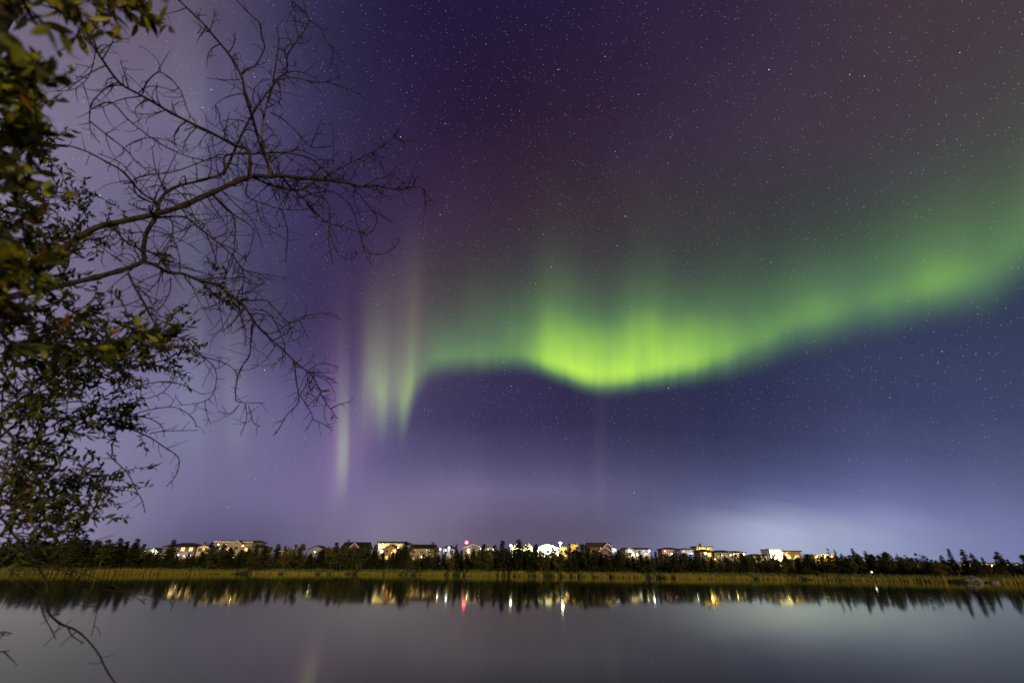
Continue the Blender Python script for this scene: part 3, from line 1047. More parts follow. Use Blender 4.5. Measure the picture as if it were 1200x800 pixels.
house('brown house with broad brown roof and two reddish front gables', 'the brown double-gabled house', 'gable_side', 689, 716, 634.8, 640.0, (0.12, 0.075, 0.06), BROWNR, seed=20, lamps=((709, 647, (1, .85, .6), 160, 10), (704, 642, (1, .6, .4), 100, 2)),
      extra=both(front_gable(706, 718, 636.0, 640.8, (0.16, 0.09, 0.07), BROWNR, 1.8), front_gable(701, 716, 639.8, 645.5, (0.18, 0.10, 0.07), BROWNR, 4.2)))
house('tiny white-lit shed beside the brown double-gabled house', 'the tiny white shed', 'flat', 716, 723, 641.2, 642.0, (0.70, 0.70, 0.78), GREYR, ds=110, lamps=((719.5, 643.2, COOL, 420, 6),), seed=21)
house('pale lilac-lit house with a dark roof and cream bay', 'the lilac-lit house', 'gable_side', 732, 762, 641.0, 643.2, (0.42, 0.38, 0.46), DARKR, lamps=((738, 645.5, COOL, 260, 5), (741, 649.5, WHITE, 500, 10), (754, 645, COOL, 300, 5)), lit=0.2, seed=22, extra=front_gable(732, 744, 641.4, 644.2, (0.6, 0.52, 0.35), DARKR, 1.6))
house('house with a small dark hipped roof and orange-lit wall', 'the orange-walled house', 'hip', 775, 796, 640.8, 643.4, (0.30, 0.17, 0.11), DARKR, lamps=((779, 645.3, (1, .75, .5), 200, 14), (787, 648.7, COOL, 300, 18)), seed=23)
house('pale grey house with a dark hipped roof and bluish light at its right', 'the pale grey house', 'hip', 797, 813, 641.6, 643.6, (0.34, 0.34, 0.34), DARKR, lamps=((801, 645.5, WHITE, 150, 4), (810.5, 648, COOL, 420, 14)), seed=24)
house('tall yellow-lit block rising behind the dark hipped roofs', 'the tall yellow block', 'flat', 815.5, 834.5, 639.8, 640.6, (0.60, 0.47, 0.16), GREYR, ds=122, lamps=((820, 643, WARM, 700, 3), (829, 643, WARM, 700, 3)), chimney=-0.1, seed=25)
house('house with a dark hipped roof below the tall yellow block', 'the hipped house below the yellow block', 'hip', 819, 835, 643.0, 646.0, (0.16, 0.12, 0.09), DARKR, ds=104, lit=0.2, seed=26)
house('dim tan house with a wide dark hipped roof and lamp-lit corner', 'the dim tan house', 'hip', 836, 860, 644.0, 647.0, (0.26, 0.22, 0.17), DARKR, lamps=((838, 654.7, ORANGE, 240, 22), (856, 650, WARM, 240, 12), (846, 650, WHITE, 60, 2)), seed=27)
house('yellowish house with a bright lamp at its right corner', 'the yellowish corner-lamp house', 'hip', 855, 874, 644.8, 647.2, (0.42, 0.36, 0.16), DARKR, ds=118, lamps=((860, 649, WARM, 260, 4), (871.5, 649, WHITE, 520, 20)), seed=28)
house('small house with a dark hipped roof left of the white modern block', 'the small hipped house', 'hip', 881, 899, 648.4, 651.0, (0.28, 0.25, 0.18), DARKR, lamps=((896, 652.5, WARM, 160, 8),), seed=29)
house('white modern flat-roofed block, brightly lit at its foot', 'the white modern block', 'flat', 901, 918, 643.0, 643.8, (0.78, 0.74, 0.66), (0.5, 0.48, 0.45), lamps=((906, 651, WHITE, 1100, 22), (914, 651.5, WHITE, 1300, 22)), seed=30, overhang=0.2)
house('brown flat-roofed house with stacked balconies right of the white block', 'the balconied brown house', 'flat', 917, 938.5, 645.2, 646.0, (0.34, 0.23, 0.10), BROWNR, lamps=((921, 649, WARM, 420, 5), (932, 653, WARM, 260, 4)), lit=0.2, seed=31, extra=balcony(919, 943, (650.0, 654.5), (0.4, 0.3, 0.16)))
house('wide low yellow-lit house near the spindly spruces', 'the wide yellow-lit house', 'flat', 953, 979, 649.2, 650.1, (0.62, 0.46, 0.14), (0.3, 0.28, 0.24), lamps=((957, 652, WHITE, 420, 5), (967, 652, WARM, 800, 5), (974, 652, WARM, 800, 5)), seed=32)
house('long low flat building with a bright fascia behind the right-hand spruces', 'the long low building', 'flat', 1115, 1192, 659.0, 660.0, (0.66, 0.62, 0.44), GREYR, ds=80, ncols=10, seed=33,
      lamps=((1121, 662.5, WHITE, 420, 10), (1137, 662.5, WARM, 220, 8), (1150, 664, WHITE, 420, 14), (1162, 662, WARM, 300, 8), (1179, 662.5, COOL, 420, 14), (1189, 662, WHITE, 260, 10)))
house('low house with a pale cyan lit wall among the left-hand trees', 'the cyan-lit house', 'gable_side', 111, 123, 640, 643, (0.45, 0.48, 0.48), GREYR, lamps=((117, 644.5, (.8, 1, .95), 420, 10),), seed=34)
house('dim house with a bluish lamp between two tall left-hand trees', 'the bluish-lamp house', 'hip', 141, 152, 641, 643.6, (0.3, 0.3, 0.32), DARKR, lamps=((145.5, 645, COOL, 260, 12),), seed=35)


# ------------------------------------------------------------------ street lamps and the beacon
def street_lamp(px, py, label, col, watts, bulb, rad_, ds=100, name='street_lamp', cat='street lamp', short=None):
    rad = rad_ * 0.78
    bulb = bulb * 0.55
    Y = stand(px, 650, ds)
    p = atY(px, py, Y)
    gz = ground_z(p.x, Y + 0.8)
    root = empty(name, (p.x, Y, gz))
    tag(root, label, cat, 'street lamps among the far houses')
    h = max(0.8, p.z - gz)
    pm = MB()
    pm.tube([(0, 0.8, -0.3), (0, 0.8, h * 0.5), (0, 0.8, h + 0.3)], [0.11, 0.09, 0.07], 8)
    pm.tube([(0, 0.8, h + 0.25), (0, 0.4, h + 0.44), (0, 0.0, h + 0.43)], [0.05, 0.05, 0.05], 6)
    pm.build('pole', M_metal, root, True)
    hm = MB()
    hm.box(-rad, rad, -rad, rad * 0.9, h + 0.36, h + 0.50)
    hm.build('lamp_head', M_metal, root)
    bm_ = MB()
    bm_.ball((0, -0.02, h), rad, 12, 8, 0, (1, 1, 0.9))
    bm_.build('bulb', bulb_mat(col, bulb), root, True)
    if watts:
        spot('lamp_light', (0, -0.02, h - rad - 0.1), col, watts, root, 22, 140, 0.3)
    return root


def beacon(px, py):
    Y = stand(px, 650, 135)
    p = atY(px, py, Y)
    gz = ground_z(p.x, Y)
    root = empty('beacon_mast', (p.x, Y, gz))
    tag(root, 'thin mast with a glowing red beacon on its top above the roofs', 'beacon mast')
    h = p.z - gz
    m_ = MB()
    for a in range(3):
        q = (0.45 * math.cos(a * 2.094), 0.45 * math.sin(a * 2.094))
        m_.tube([(q[0], q[1], -0.3), (q[0] * .3, q[1] * .3, h - 0.7)], [0.06, 0.05], 6)
    for k in range(12):
        z = (h - 1.0) * k / 12
        s = 0.45 * (1 - 0.7 * z / h)
        for a in range(3):
            m_.tube([(s * math.cos(a * 2.094), s * math.sin(a * 2.094), z), (s * math.cos((a + 1) * 2.094), s * math.sin((a + 1) * 2.094), z + h / 14)], [0.025, 0.025], 4)
    m_.build('mast', M_metal, root)
    b_ = MB()
    b_.tube([(0, 0, h - 0.9), (0, 0, h - 0.7)], [0.35, 0.35], 10)
    b_.build('lamp_base', M_metal, root)
    b2 = MB()
    b2.ball((0, 0, h), 0.85, 12, 8)
    b2.build('beacon_lamp', bulb_mat((1.0, 0.05, 0.08), 18), root, True)


beacon(546.7, 635.3)
street_lamp(598.7, 638.7, 'bright yellow-white street lamp just left of the twin gables', (1.0, 0.95, 0.62), 2600, 40, 0.62)
street_lamp(656.7, 636.0, 'brightest white floodlight on a pole above the brilliant white house', (0.95, 0.98, 0.92), 4200, 60, 0.72)
street_lamp(526.2, 641.3, 'blue-white street lamp above the blue-lit garage', (0.60, 0.72, 1.0), 900, 22, 0.60)
street_lamp(760.7, 645.0, 'blue-white street lamp at the right end of the lilac-lit house', (0.72, 0.78, 1.0), 1000, 26, 0.50)
street_lamp(826.7, 648.0, 'orange street lamp before the hipped house below the yellow block', (1.0, 0.60, 0.12), 1600, 36, 0.58, 92)
street_lamp(6.5, 637.0, 'white street lamp at the far left edge behind the shrub', (0.9, 0.95, 1.0), 500, 26, 0.5, 80)
street_lamp(83.0, 641.0, 'small yellow-green street lamp seen through the left-hand shrub', (0.85, 1.0, 0.1), 200, 6, 0.36, 60)
street_lamp(170.0, 645.0, 'small yellow street lamp left of the small green-lit house', (1.0, 0.85, 0.1), 200, 8, 0.36, 70)
street_lamp(347.2, 656.0, 'low white lamp on the slope right of the pale slant-roofed house', (0.9, 0.95, 1.0), 400, 14, 0.5, 45)
street_lamp(515.0, 659.5, 'low greenish-white path lamp below the blue-lit garage', (0.9, 1.0, 0.7), 120, 10, 0.28, 30)
street_lamp(516.0, 643.2, 'small warm-white street lamp left of the blue-lit garage', (1.0, 0.95, 0.8), 500, 18, 0.42)
street_lamp(1076.5, 663.5, 'tiny white path lamp under the right-hand round trees', (0.9, 1.0, 0.85), 60, 9, 0.26, 22)
street_lamp(1021.5, 670.0, 'tiny dim path lamp low on the bank right of the yellow-lit house', (1.0, 0.95, 0.8), 40, 7, 0.22, 14)
street_lamp(273.0, 653.0, 'green-white lamp under the long white-eaved house', (0.85, 1.0, 0.45), 420, 5, 0.35, 60)
street_lamp(662.5, 651.0, 'small amber lamp low among trees right of the brilliant white house', (1.0, 0.72, 0.35), 160, 12, 0.32, 60)

# ------------------------------------------------------------------ trees of the far shore
M_bark_far = noisy('far_bark', (0.035, 0.028, 0.02), (0.08, 0.065, 0.05), 3, 0.9)
M_spruce = leafy('spruce_needles', [(0.0, (0.020, 0.028, 0.008)), (0.5, (0.034, 0.042, 0.010)), (0.85, (0.055, 0.060, 0.014)), (1.0, (0.075, 0.068, 0.016))], 0.12, 0.7)
M_green = leafy('broad_leaves', [(0.0, (0.030, 0.040, 0.008)), (0.5, (0.050, 0.058, 0.012)), (1.0, (0.085, 0.080, 0.016))], 0.25, 0.6)
M_yellow = leafy('autumn_leaves', [(0.0, (0.075, 0.070, 0.012)), (0.5, (0.13, 0.105, 0.016)), (1.0, (0.19, 0.12, 0.018))], 0.25, 0.6)


def spruce_mesh(seed, width, sparse):
    r = random.Random(seed)
    mb = MB()
    h = 1.0
    z = 0.07
    wob = [(r.gauss(0, 0.012), r.gauss(0, 0.012)) for _ in range(12)]
    while z < 0.985:
        t = (z - 0.07) / 0.93
        rad = width * (1 - t) ** 0.80 * (0.7 + 0.45 * r.random()) + 0.010
        nb = max(3, int((9 if not sparse else 5) * (1 - t * 0.5)))
        for k in range(nb):
            if r.random() < 0.12 + sparse * 0.25:
                continue
            a = r.uniform(0, 2 * PI)
            L = rad * r.uniform(0.55, 1.15)
            droop = r.uniform(0.15, 0.5) - 0.35 * t
            n_ = max(2, int(L / 0.034))
            for q in range(n_):
                f = (q + 0.6) / n_
                c = Vector((math.cos(a) * L * f, math.sin(a) * L * f, z - droop * L * f + r.uniform(-.006, .006)))
                sz = 0.032 * (1.25 - 0.4 * f) * r.uniform(0.8, 1.3)
                tan = Vector((-math.sin(a), math.cos(a), 0))
                out = Vector((math.cos(a), math.sin(a), -droop))
                for s in (-1, 1):
                    tip = c + tan * s * sz * 1.5 + out * sz * r.uniform(0.3, 1.3) - Vector((0, 0, sz * r.uniform(0.1, 1.0)))
                    mb.face([c - out * sz * .7, c + out * sz * .9, tip])
        z += (0.020 if not sparse else 0.03) * r.uniform(0.7, 1.3)
    mb.tube([(0, 0, 0.9), (0, 0, 1.0)], [0.006, 0.001], 4)
    tr = MB()
    tr.tube([(0, 0, -0.06), (0, 0, 0.4), (0, 0, 0.96)], [0.017, 0.011, 0.002], 6)
    return mb.mesh('crown', M_spruce), tr.mesh('trunk', M_bark_far)


def broad_mesh(seed, width, material, slim):
    r = random.Random(seed)
    mb = MB()
    tr = MB()
    tr.tube([(0, 0, -0.06), (0.01, 0, 0.3), (0.0, 0.01, 0.75)], [0.020, 0.014, 0.004], 6)
    clumps = []
    for k in range(16):
        t = r.random()
        z = 0.22 + 0.70 * t
        rr_ = width * (math.sin(PI * min(1, 0.12 + 0.88 * (1 - t))) ** 0.6 if not slim else (1 - t * 0.75))
        a = r.uniform(0, 2 * PI)
        q = rr_ * r.uniform(0.15, 0.85)
        c = Vector((math.cos(a) * q, math.sin(a) * q, z))
        clumps.append((c, r.uniform(0.09, 0.16) * (0.8 if slim else 1.0)))
        tr.tube([(0, 0, max(0.15, z - 0.25)), c * 0.5 + Vector((0, 0, (z - 0.1) * 0.5)), c], [0.008, 0.005, 0.002], 4)
    clumps.append((Vector((0, 0, 0.92)), 0.07))
    for c, s in clumps:
        for k in range(90):
            d = Vector((r.gauss(0, 1), r.gauss(0, 1), r.gauss(0, 0.9)))
            d.normalize()
            p = c + d * s * r.random() ** 0.45
            sz = r.uniform(0.016, 0.030)
            q = Matrix.Rotation(r.uniform(0, 6.3), 3, 'Z') @ Matrix.Rotation(r.uniform(0.2, 2.9), 3, 'X')
            mb.face([p + q @ Vector(w_) * sz for w_ in ((-1, 0, 0), (0, -.6, .15), (1.1, 0, 0), (0, .6, .15))])
    return mb.mesh('crown', material), tr.mesh('trunk', M_bark_far)


SPR = [spruce_mesh(20 + i, wd, 0) for i, wd in enumerate((0.24, 0.27, 0.32, 0.22, 0.29, 0.36))]
THIN = [spruce_mesh(60 + i, wd, 1) for i, wd in enumerate((0.14, 0.17, 0.13))]
BRD = [broad_mesh(80 + i, wd, M_green, i % 2) for i, wd in enumerate((0.40, 0.28, 0.44, 0.30))]
YEL = [broad_mesh(95 + i, wd, M_yellow, i % 2) for i, wd in enumerate((0.34, 0.24, 0.38))]
TREES = []


def tree(px, py, kind, ds, r, wide=1.0):
    Y = stand(px, py, ds)
    p = atY(px, py, Y)
    gz = ground_z(p.x, Y)
    h = p.z - gz
    if h < 1.2:
        return
    crown, trunk = r.choice({'s': SPR, 't': THIN, 'b': BRD, 'y': YEL}[kind])
    root = empty({'s': 'spruce_tree', 't': 'spruce_tree', 'b': 'broadleaf_tree', 'y': 'broadleaf_tree'}[kind], (p.x, Y, gz - 0.05), r.uniform(0, 6.28))
    w = h * r.uniform(0.85, 1.1) * wide
    if kind == 's':
        w = max(w, min(5.0, h) * 0.95)
    root.scale = (w, w, h)
    for nm, me in (('trunk', trunk), ('crown', crown)):
        o = bpy.data.objects.new(nm, me)
        COL.objects.link(o)
        o.parent = root
    bx = proj(Vector((p.x, Y, gz)))[0]
    TREES.append((bx, h, kind, ds, root))


TOP = [(0, 634), (60, 633), (100, 632), (165, 638), (180, 646), (190, 654), (230, 654), (240, 649), (252, 645), (268, 641), (280, 650), (300, 645), (322, 648), (345, 646),
       (362, 649), (385, 645), (400, 643), (430, 642), (445, 650), (470, 645), (483, 651), (505, 652), (520, 647), (560, 647), (590, 644), (628, 646), (650, 652), (664, 645),
       (700, 650), (726, 648), (745, 653), (800, 652), (850, 655), (880, 653), (905, 657), (950, 655), (980, 652), (1020, 650), (1060, 652), (1090, 657),
       (1115, 660), (1180, 662), (1200, 657), (1260, 655)]
TOP = [(x, y - (2.6 if 700 <= x <= 985 else (2.3 if 170 <= x <= 310 else 1.6 if 340 < x < 590 else 0.8 if 340 < x < 690 else 0))) for x, y in TOP]
tr_ = random.Random(5)
EXPL = [(102, 625, 's', 10), (91, 630, 's', 14), (115, 632, 's', 12), (143, 630, 's', 9), (150, 634, 's', 16), (162, 631, 's', 10), (170, 637, 's', 18), (132, 636, 's', 20), (75, 631, 'b', 12), (60, 633, 's', 12), (44, 632, 's', 18), (28, 631, 'b', 14), (12, 634, 's', 10),
        (205, 631.5, 's', 30), (197, 644, 's', 14), (222, 648, 's', 12), (249, 635, 's', 22), (256, 640, 'b', 20), (264, 638, 'b', 16), (284, 644, 's', 12), (292, 641, 's', 18), (302, 638, 's', 22), (312, 641, 's', 18), (318, 641, 'y', 30), (327, 637, 's', 40), (335, 640, 's', 36),
        (347, 637.5, 'y', 34), (356, 637.3, 'y', 24), (352, 642, 's', 16), (385, 641, 'y', 20), (376, 645, 's', 14), (395, 635.5, 's', 34), (391, 641, 's', 20), (404, 640, 'y', 18), (413, 644, 's', 14), (425, 645, 's', 16), (433, 640, 's', 20), (441, 637.5, 's', 30), (420, 654, 'y', 10),
        (476, 634, 's', 30), (480, 635.5, 'y', 34), (470, 645, 's', 14), (507, 634.5, 't', 34), (512, 641, 'y', 36), (497, 648, 's', 16), (535, 635.5, 't', 44), (529, 648, 'y', 12), (541, 645, 's', 18), (555, 643, 's', 20), (567, 637, 's', 30), (570, 650, 'y', 14), (580, 638.5, 's', 26), (589, 633.5, 's', 30), (584, 644, 's', 16), (594, 642, 's', 20),
        (608, 631.5, 's', 34), (603, 643, 's', 18), (618, 636.5, 's', 26), (614, 645, 's', 14), (628, 637.5, 's', 30), (623, 646, 's', 14), (636, 643, 's', 18), (647, 641, 's', 22), (650, 649, 'y', 12), (656, 648, 's', 18), (668, 642, 'b', 16), (676, 640, 'b', 24), (682, 637, 'b', 34), (688, 641, 'b', 20), (695, 644, 'b', 16), (710, 649, 's', 12), (726, 644, 'y', 26), (722, 650, 's', 14),
        (735, 652, 's', 14), (749, 645, 's', 26), (757, 650, 's', 16), (768, 646.5, 's', 26), (783, 651, 'y', 12), (792, 648, 's', 20), (800, 650, 'b', 14), (808, 652, 's', 18), (815, 650, 's', 18), (842, 655, 'y', 14), (850, 653, 'y', 20), (862, 650, 'b', 22), (868, 648, 'b', 30), (877, 654, 'b', 14), (888, 651, 'y', 18), (893, 656, 'b', 14),
        (919, 650, 's', 22), (926, 655, 'y', 14), (935, 653, 's', 18), (945, 649, 's', 24), (962, 652, 's', 20), (969, 642.5, 't', 30), (977, 642.5, 't', 26), (985, 648, 's', 20), (990, 651, 's', 14), (998, 642, 's', 20), (1004, 648, 's', 26), (1013, 645, 's', 18), (1020, 649, 'b', 20), (1028, 650, 'b', 16), (1036, 646, 'b', 24), (1050, 647.5, 't', 24), (1060, 650, 't', 20), (1072, 648, 'b', 22), (1086, 654, 'b', 14), (1096, 656, 'b', 12),
        (1102, 650, 's', 12), (1110, 642, 's', 14), (1126, 643, 's', 12), (1137, 647.5, 's', 10), (1131, 657, 's', 16), (1144, 655, 's', 18), (1150, 653, 's', 14), (1167, 646, 'b', 20), (1180, 655, 's', 14), (1198, 649.5, 'b', 12), (1215, 648, 'b', 14), (1122, 668, 'y', 5), (1159, 667, 'y', 4), (1177, 669, 'y', 4), (1188, 662, 's', 12)]
for (px, py, k, ds) in EXPL:
    tree(px, py - 0.8, k, ds, tr_, (1.35 if px < 960 else 1.05) if k == 's' else 1.2)
px = -40.0
while px < 1240:
    for row, (d0, d1) in enumerate(((8, 16), (20, 45))):
        if tr_.random() < (0.85 if row == 0 else 0.75):
            x_ = px + tr_.uniform(-4, 4)
            top = interp(TOP, x_) - 2.0 + 6.5 * tr_.random() ** 1.3 - 3.0 * (tr_.random() < 0.2)
            q = tr_.random()
            tree(x_, min(top, 664), 's' if q < 0.70 else ('b' if q < 0.90 else 'y'), tr_.uniform(d0, d1), tr_, 1.45)
    px += 12.0


def small_spruce(mb, r, base_, h, w):
    for k in range(int(14 + h * 9)):
        t = r.random() ** 0.8
        rad = w * h * (1 - t) ** 0.8
        a = r.uniform(0, 2 * PI)
        for q in range(3):
            f = r.uniform(0.2, 1.0)
            c = base_ + Vector((math.cos(a) * rad * f, math.sin(a) * rad * f, h * (0.06 + 0.92 * t) - 0.12 * rad * f))
            sz = r.uniform(0.14, 0.30) * (1.1 - 0.5 * t)
            tan = Vector((-math.sin(a), math.cos(a), 0)) * sz * r.choice((-1.4, 1.4))
            out = Vector((math.cos(a), math.sin(a), -0.35)) * sz
            mb.face([c - out, c + out * 1.2, c + tan + out * 0.6 - Vector((0, 0, sz * 0.8))])
    mb.tube([base_ - Vector((0, 0, 0.2)), base_ + Vector((0, 0, h))], [0.03 * h ** 0.6, 0.01], 4, 1)


wood = MB()
px = -45.0
while px < 1245:
    for (d0, d1) in ((14, 30), (40, 85)):
        x_ = px + tr_.uniform(-2.5, 2.5)
        top = interp(TOP, x_) + tr_.uniform(-2.0, 5)
        Y = stand(x_, top, tr_.uniform(d0, d1))
        p = atY(x_, min(top, 663), Y)
        gz = ground_z(p.x, Y)
        if p.z - gz > 1.0:
            small_spruce(wood, tr_, Vector((p.x, Y, gz)), p.z - gz, tr_.uniform(0.22, 0.34))
    px += 3.6
tag(wood.build('young_wood', [M_spruce, M_bark_far]), 'thicket of dark young spruces filling the slope between the far trees', 'thicket', kind='stuff')

ORD = ['first', 'second', 'third', 'fourth', 'fifth', 'sixth', 'seventh', 'eighth', 'ninth', 'tenth', 'eleventh', 'twelfth']


def label_trees():
    buckets = {}
    for (bx, h, kind, ds, root) in TREES:
        best = min(HOUSES, key=lambda q: 0 if q[0] <= bx <= q[1] else min(abs(bx - q[0]), abs(bx - q[1])))
        rel = 'before' if best[0] <= bx <= best[1] else ('left of' if bx < best[0] else 'right of')
        size = 'tall' if h > 8.5 else ('short' if h < 5.0 else 'mid-sized')
        kd = {'s': 'dark spruce', 't': 'spindly spruce', 'b': 'leafy green tree', 'y': 'yellowish tree'}[kind]
        buckets.setdefault((size, kd, rel, best[2]), []).append((bx, root))
    for (size, kd, rel, sh), items in buckets.items():
        items.sort(key=lambda q: q[0])
        for i, (bx, root) in enumerate(items):
            lab = f'{size} {kd} {rel} {sh}'
            if len(items) > 1:
                lab += f', {ORD[i] if i < 12 else str(i + 1) + "th"} from left'
            tag(root, lab, 'tree', 'trees along the far shore')


label_trees()

# ------------------------------------------------------------------ boulders at the right-hand waterline
M_rock = noisy('grey_rock', (0.05, 0.047, 0.04), (0.20, 0.185, 0.16), 1.6, 0.85, 10, 1.0)


def boulder(px, py, wpx, hpx, label, seed):
    Y = stand(px, 675, -1.2)
    p = atY(px, py, Y)
    sc = (atY(px + 1, py, Y).x - p.x)
    bm = bmesh.new()
    bmesh.ops.create_icosphere(bm, subdivisions=4, radius=1.0)
    for v_ in bm.verts:
        n1 = mnoise.fractal(v_.co * 1.3 + Vector((seed, 0, 0)), 1.0, 2.0, 5)
        v_.co *= 1 + 0.42 * n1
        v_.co.x *= wpx * sc / 2
        v_.co.y *= wpx * sc / 2.6
        v_.co.z = max(v_.co.z, -0.3) * hpx * sc * 0.8
    me = bpy.data.meshes.new('boulder')
    bm.to_mesh(me)
    bm.free()
    me.materials.append(M_rock)
    me.polygons.foreach_set('use_smooth', [True] * len(me.polygons))
    o = bpy.data.objects.new('boulder', me)
    COL.objects.link(o)
    o.location = (p.x, Y, 0.0)
    tag(o, label, 'boulder', 'boulders at the waterline')


boulder(1143, 686, 22, 7.5, 'broad pale grey boulder at the waterline below the right-hand spruces', 1.0)
boulder(1166, 685, 9, 3.5, 'small low grey boulder just right of the broad boulder', 4.0)

# ------------------------------------------------------------------ foreground: bare tree, leafy shrub, near branch
M_bark = noisy('bark', (0.012, 0.009, 0.007), (0.050, 0.034, 0.025), 40, 0.9, 6, 0.6)  # foreground shade put into the dark bark, twig and shrub leaf colours
M_bark_lit = noisy('bark_lit', (0.050, 0.042, 0.030), (0.13, 0.11, 0.075), 45, 0.9, 6, 0.6)  # paler copy of the bark: light on one limb put into its colour
M_twig = noisy('twig_bark', (0.014, 0.010, 0.008), (0.040, 0.028, 0.020), 60, 0.9, 3)
M_leaf = leafy('shrub_leaves', [(0.0, (0.020, 0.026, 0.006)), (0.45, (0.038, 0.046, 0.009)), (0.8, (0.075, 0.078, 0.012)), (0.95, (0.11, 0.10, 0.012)), (1.0, (0.12, 0.060, 0.010))], 0.3, 0.4)
M_leaf2 = leafy('near_leaves', [(0.0, (0.035, 0.042, 0.006)), (0.4, (0.075, 0.085, 0.010)), (0.65, (0.20, 0.20, 0.016)), (0.9, (0.28, 0.25, 0.02)), (0.96, (0.24, 0.15, 0.014)), (1.0, (0.22, 0.07, 0.012))], 0.3, 0.45)  # brighter than the shrub leaves: a close light put into the colour


def catmull(P, n):
    out = []
    m_ = len(P)
    for i in range(m_ - 1):
        p0, p1, p2, p3 = P[max(i - 1, 0)], P[i], P[i + 1], P[min(i + 2, m_ - 1)]
        for k in range(n):
            t = k / n
            out.append(0.5 * ((2 * p1) + (p2 - p0) * t + (2 * p0 - 5 * p1 + 4 * p2 - p3) * t * t + (3 * p1 - p0 - 3 * p2 + p3) * t * t * t))
    out.append(P[-1])
    return out


br = random.Random(21)


def trace(pts, d0, d1, w0, w1, wob=0.05, sub=4, end=True):
    """branch seen through these photograph pixels, running in depth from d0 to d1 m; widths in pixels"""
    n = len(pts)
    P = []
    ph = br.uniform(0, 6)
    for i, (x_, y_) in enumerate(pts):
        t = i / (n - 1)
        dd = d0 + (d1 - d0) * t
        if 0 < i:
            dd += wob * math.sin(ph + i * 1.3) * min(1, i / 2)
        P.append(at(x_, y_, dd))
    C = catmull(P, sub)
    m_ = len(C)
    rad = []
    for i, c in enumerate(C):
        t = i / (m_ - 1)
        wpx = (w0 + (w1 - w0) * t ** 0.8) * 0.84 * (1 + 0.16 * mnoise.noise(Vector((i * 0.55, w0 * 3.1, x_ * 0.05))) + (0.28 if w0 > 1.6 and i % sub == 0 and br.random() < 0.45 else 0.0))
        rad.append(max(0.0012, wpx * 0.5 * (c - CAM).dot(F) / FPX))
    return C, rad


def rand_unit(r):
    d = Vector((r.gauss(0, 1), r.gauss(0, 1), r.gauss(0, 1)))
    return d.normalized()


def twig_path(r, start, dirn, length, droop=0.0, n=6, kink=0.28):
    p = start.copy()
    d = dirn.normalized()
    bend = rand_unit(r) * r.uniform(0.10, 0.42)
    out = [p.copy()]
    for k in range(n):
        d = (d + bend + rand_unit(r) * kink * 0.4 + Vector((0, 0, -droop * 0.25))).normalized()
        p = p + d * (length / n)
        out.append(p.copy())
    return out


def spray(mb, r, C, count, lmin, lmax, t0_=0.1, droop=0.2, rad=0.0022, level=2, spine=True):
    """side twigs that leave a branch, each with spurs of its own"""
    for k in range(count):
        t = t0_ + (1 - t0_) * (k + r.random()) / count
        i = min(len(C) - 2, int(t * (len(C) - 1)))
        p = C[i]
        tan = (C[i + 1] - C[i]).normalized()
        side = rand_unit(r)
        view = (p - CAM).normalized()
        side = side - view * side.dot(view) * 0.65
        side = (side - tan * side.dot(tan) * 0.8).normalized()
        d = (tan * r.uniform(0.2, 0.9) + side).normalized()
        L = r.uniform(lmin, lmax) * (1.1 - 0.5 * t)
        P = twig_path(r, p, d, L, droop)
        rr0 = rad * r.uniform(0.7, 1.2)
        mb.tube(P, [max(0.0009, rr0 * (1 - 0.65 * q / 6)) for q in range(7)], 5)
        if level > 1:
            for q in range(r.choice((1, 2, 2, 3, 4))):
                j = r.randint(1, 5)
                tt = (P[j + 1] - P[j]).normalized()
                s2 = rand_unit(r)
                d2 = (tt * 0.6 + (s2 - view * s2.dot(view) * 0.6) * 0.9).normalized()
                P2 = twig_path(r, P[j], d2, L * r.uniform(0.15, 0.55), droop, 4)
                mb.tube(P2, [max(0.0008, rr0 * 0.6 * (1 - 0.5 * w_ / 4)) for w_ in range(5)], 4)


# --- the bare tree: trunk rooted on the near bank just outside the frame
fork = at(-150, 372, 2.25)
bx0 = Vector((fork.x - 0.12, fork.y - 0.1, ground_z(fork.x, fork.y) - 0.1))
bare = empty('bare_tree', (bx0.x, bx0.y, bx0.z + 0.1))
tag(bare, 'bare leafless tree reaching long crooked limbs in from the left', 'tree', 'trees on the near bank')


def bpart(mb, name, parent, root, material=M_bark):
    off = root.location
    mb.v = [(a - off.x, b - off.y, c - off.z) for a, b, c in mb.v]
    return mb.build(name, material, parent, True)


tk = MB()
tp_ = catmull([bx0, bx0.lerp(fork, 0.5) + Vector((-0.06, 0, 0)), fork, fork + Vector((-0.2, -0.05, 0.9)), fork + Vector((-0.25, -0.1, 2.0))], 5)
tk.tube(tp_, [0.085 - 0.06 * i / (len(tp_) - 1) for i in range(len(tp_))], 10)
bpart(tk, 'trunk', bare, bare)

BR = {}
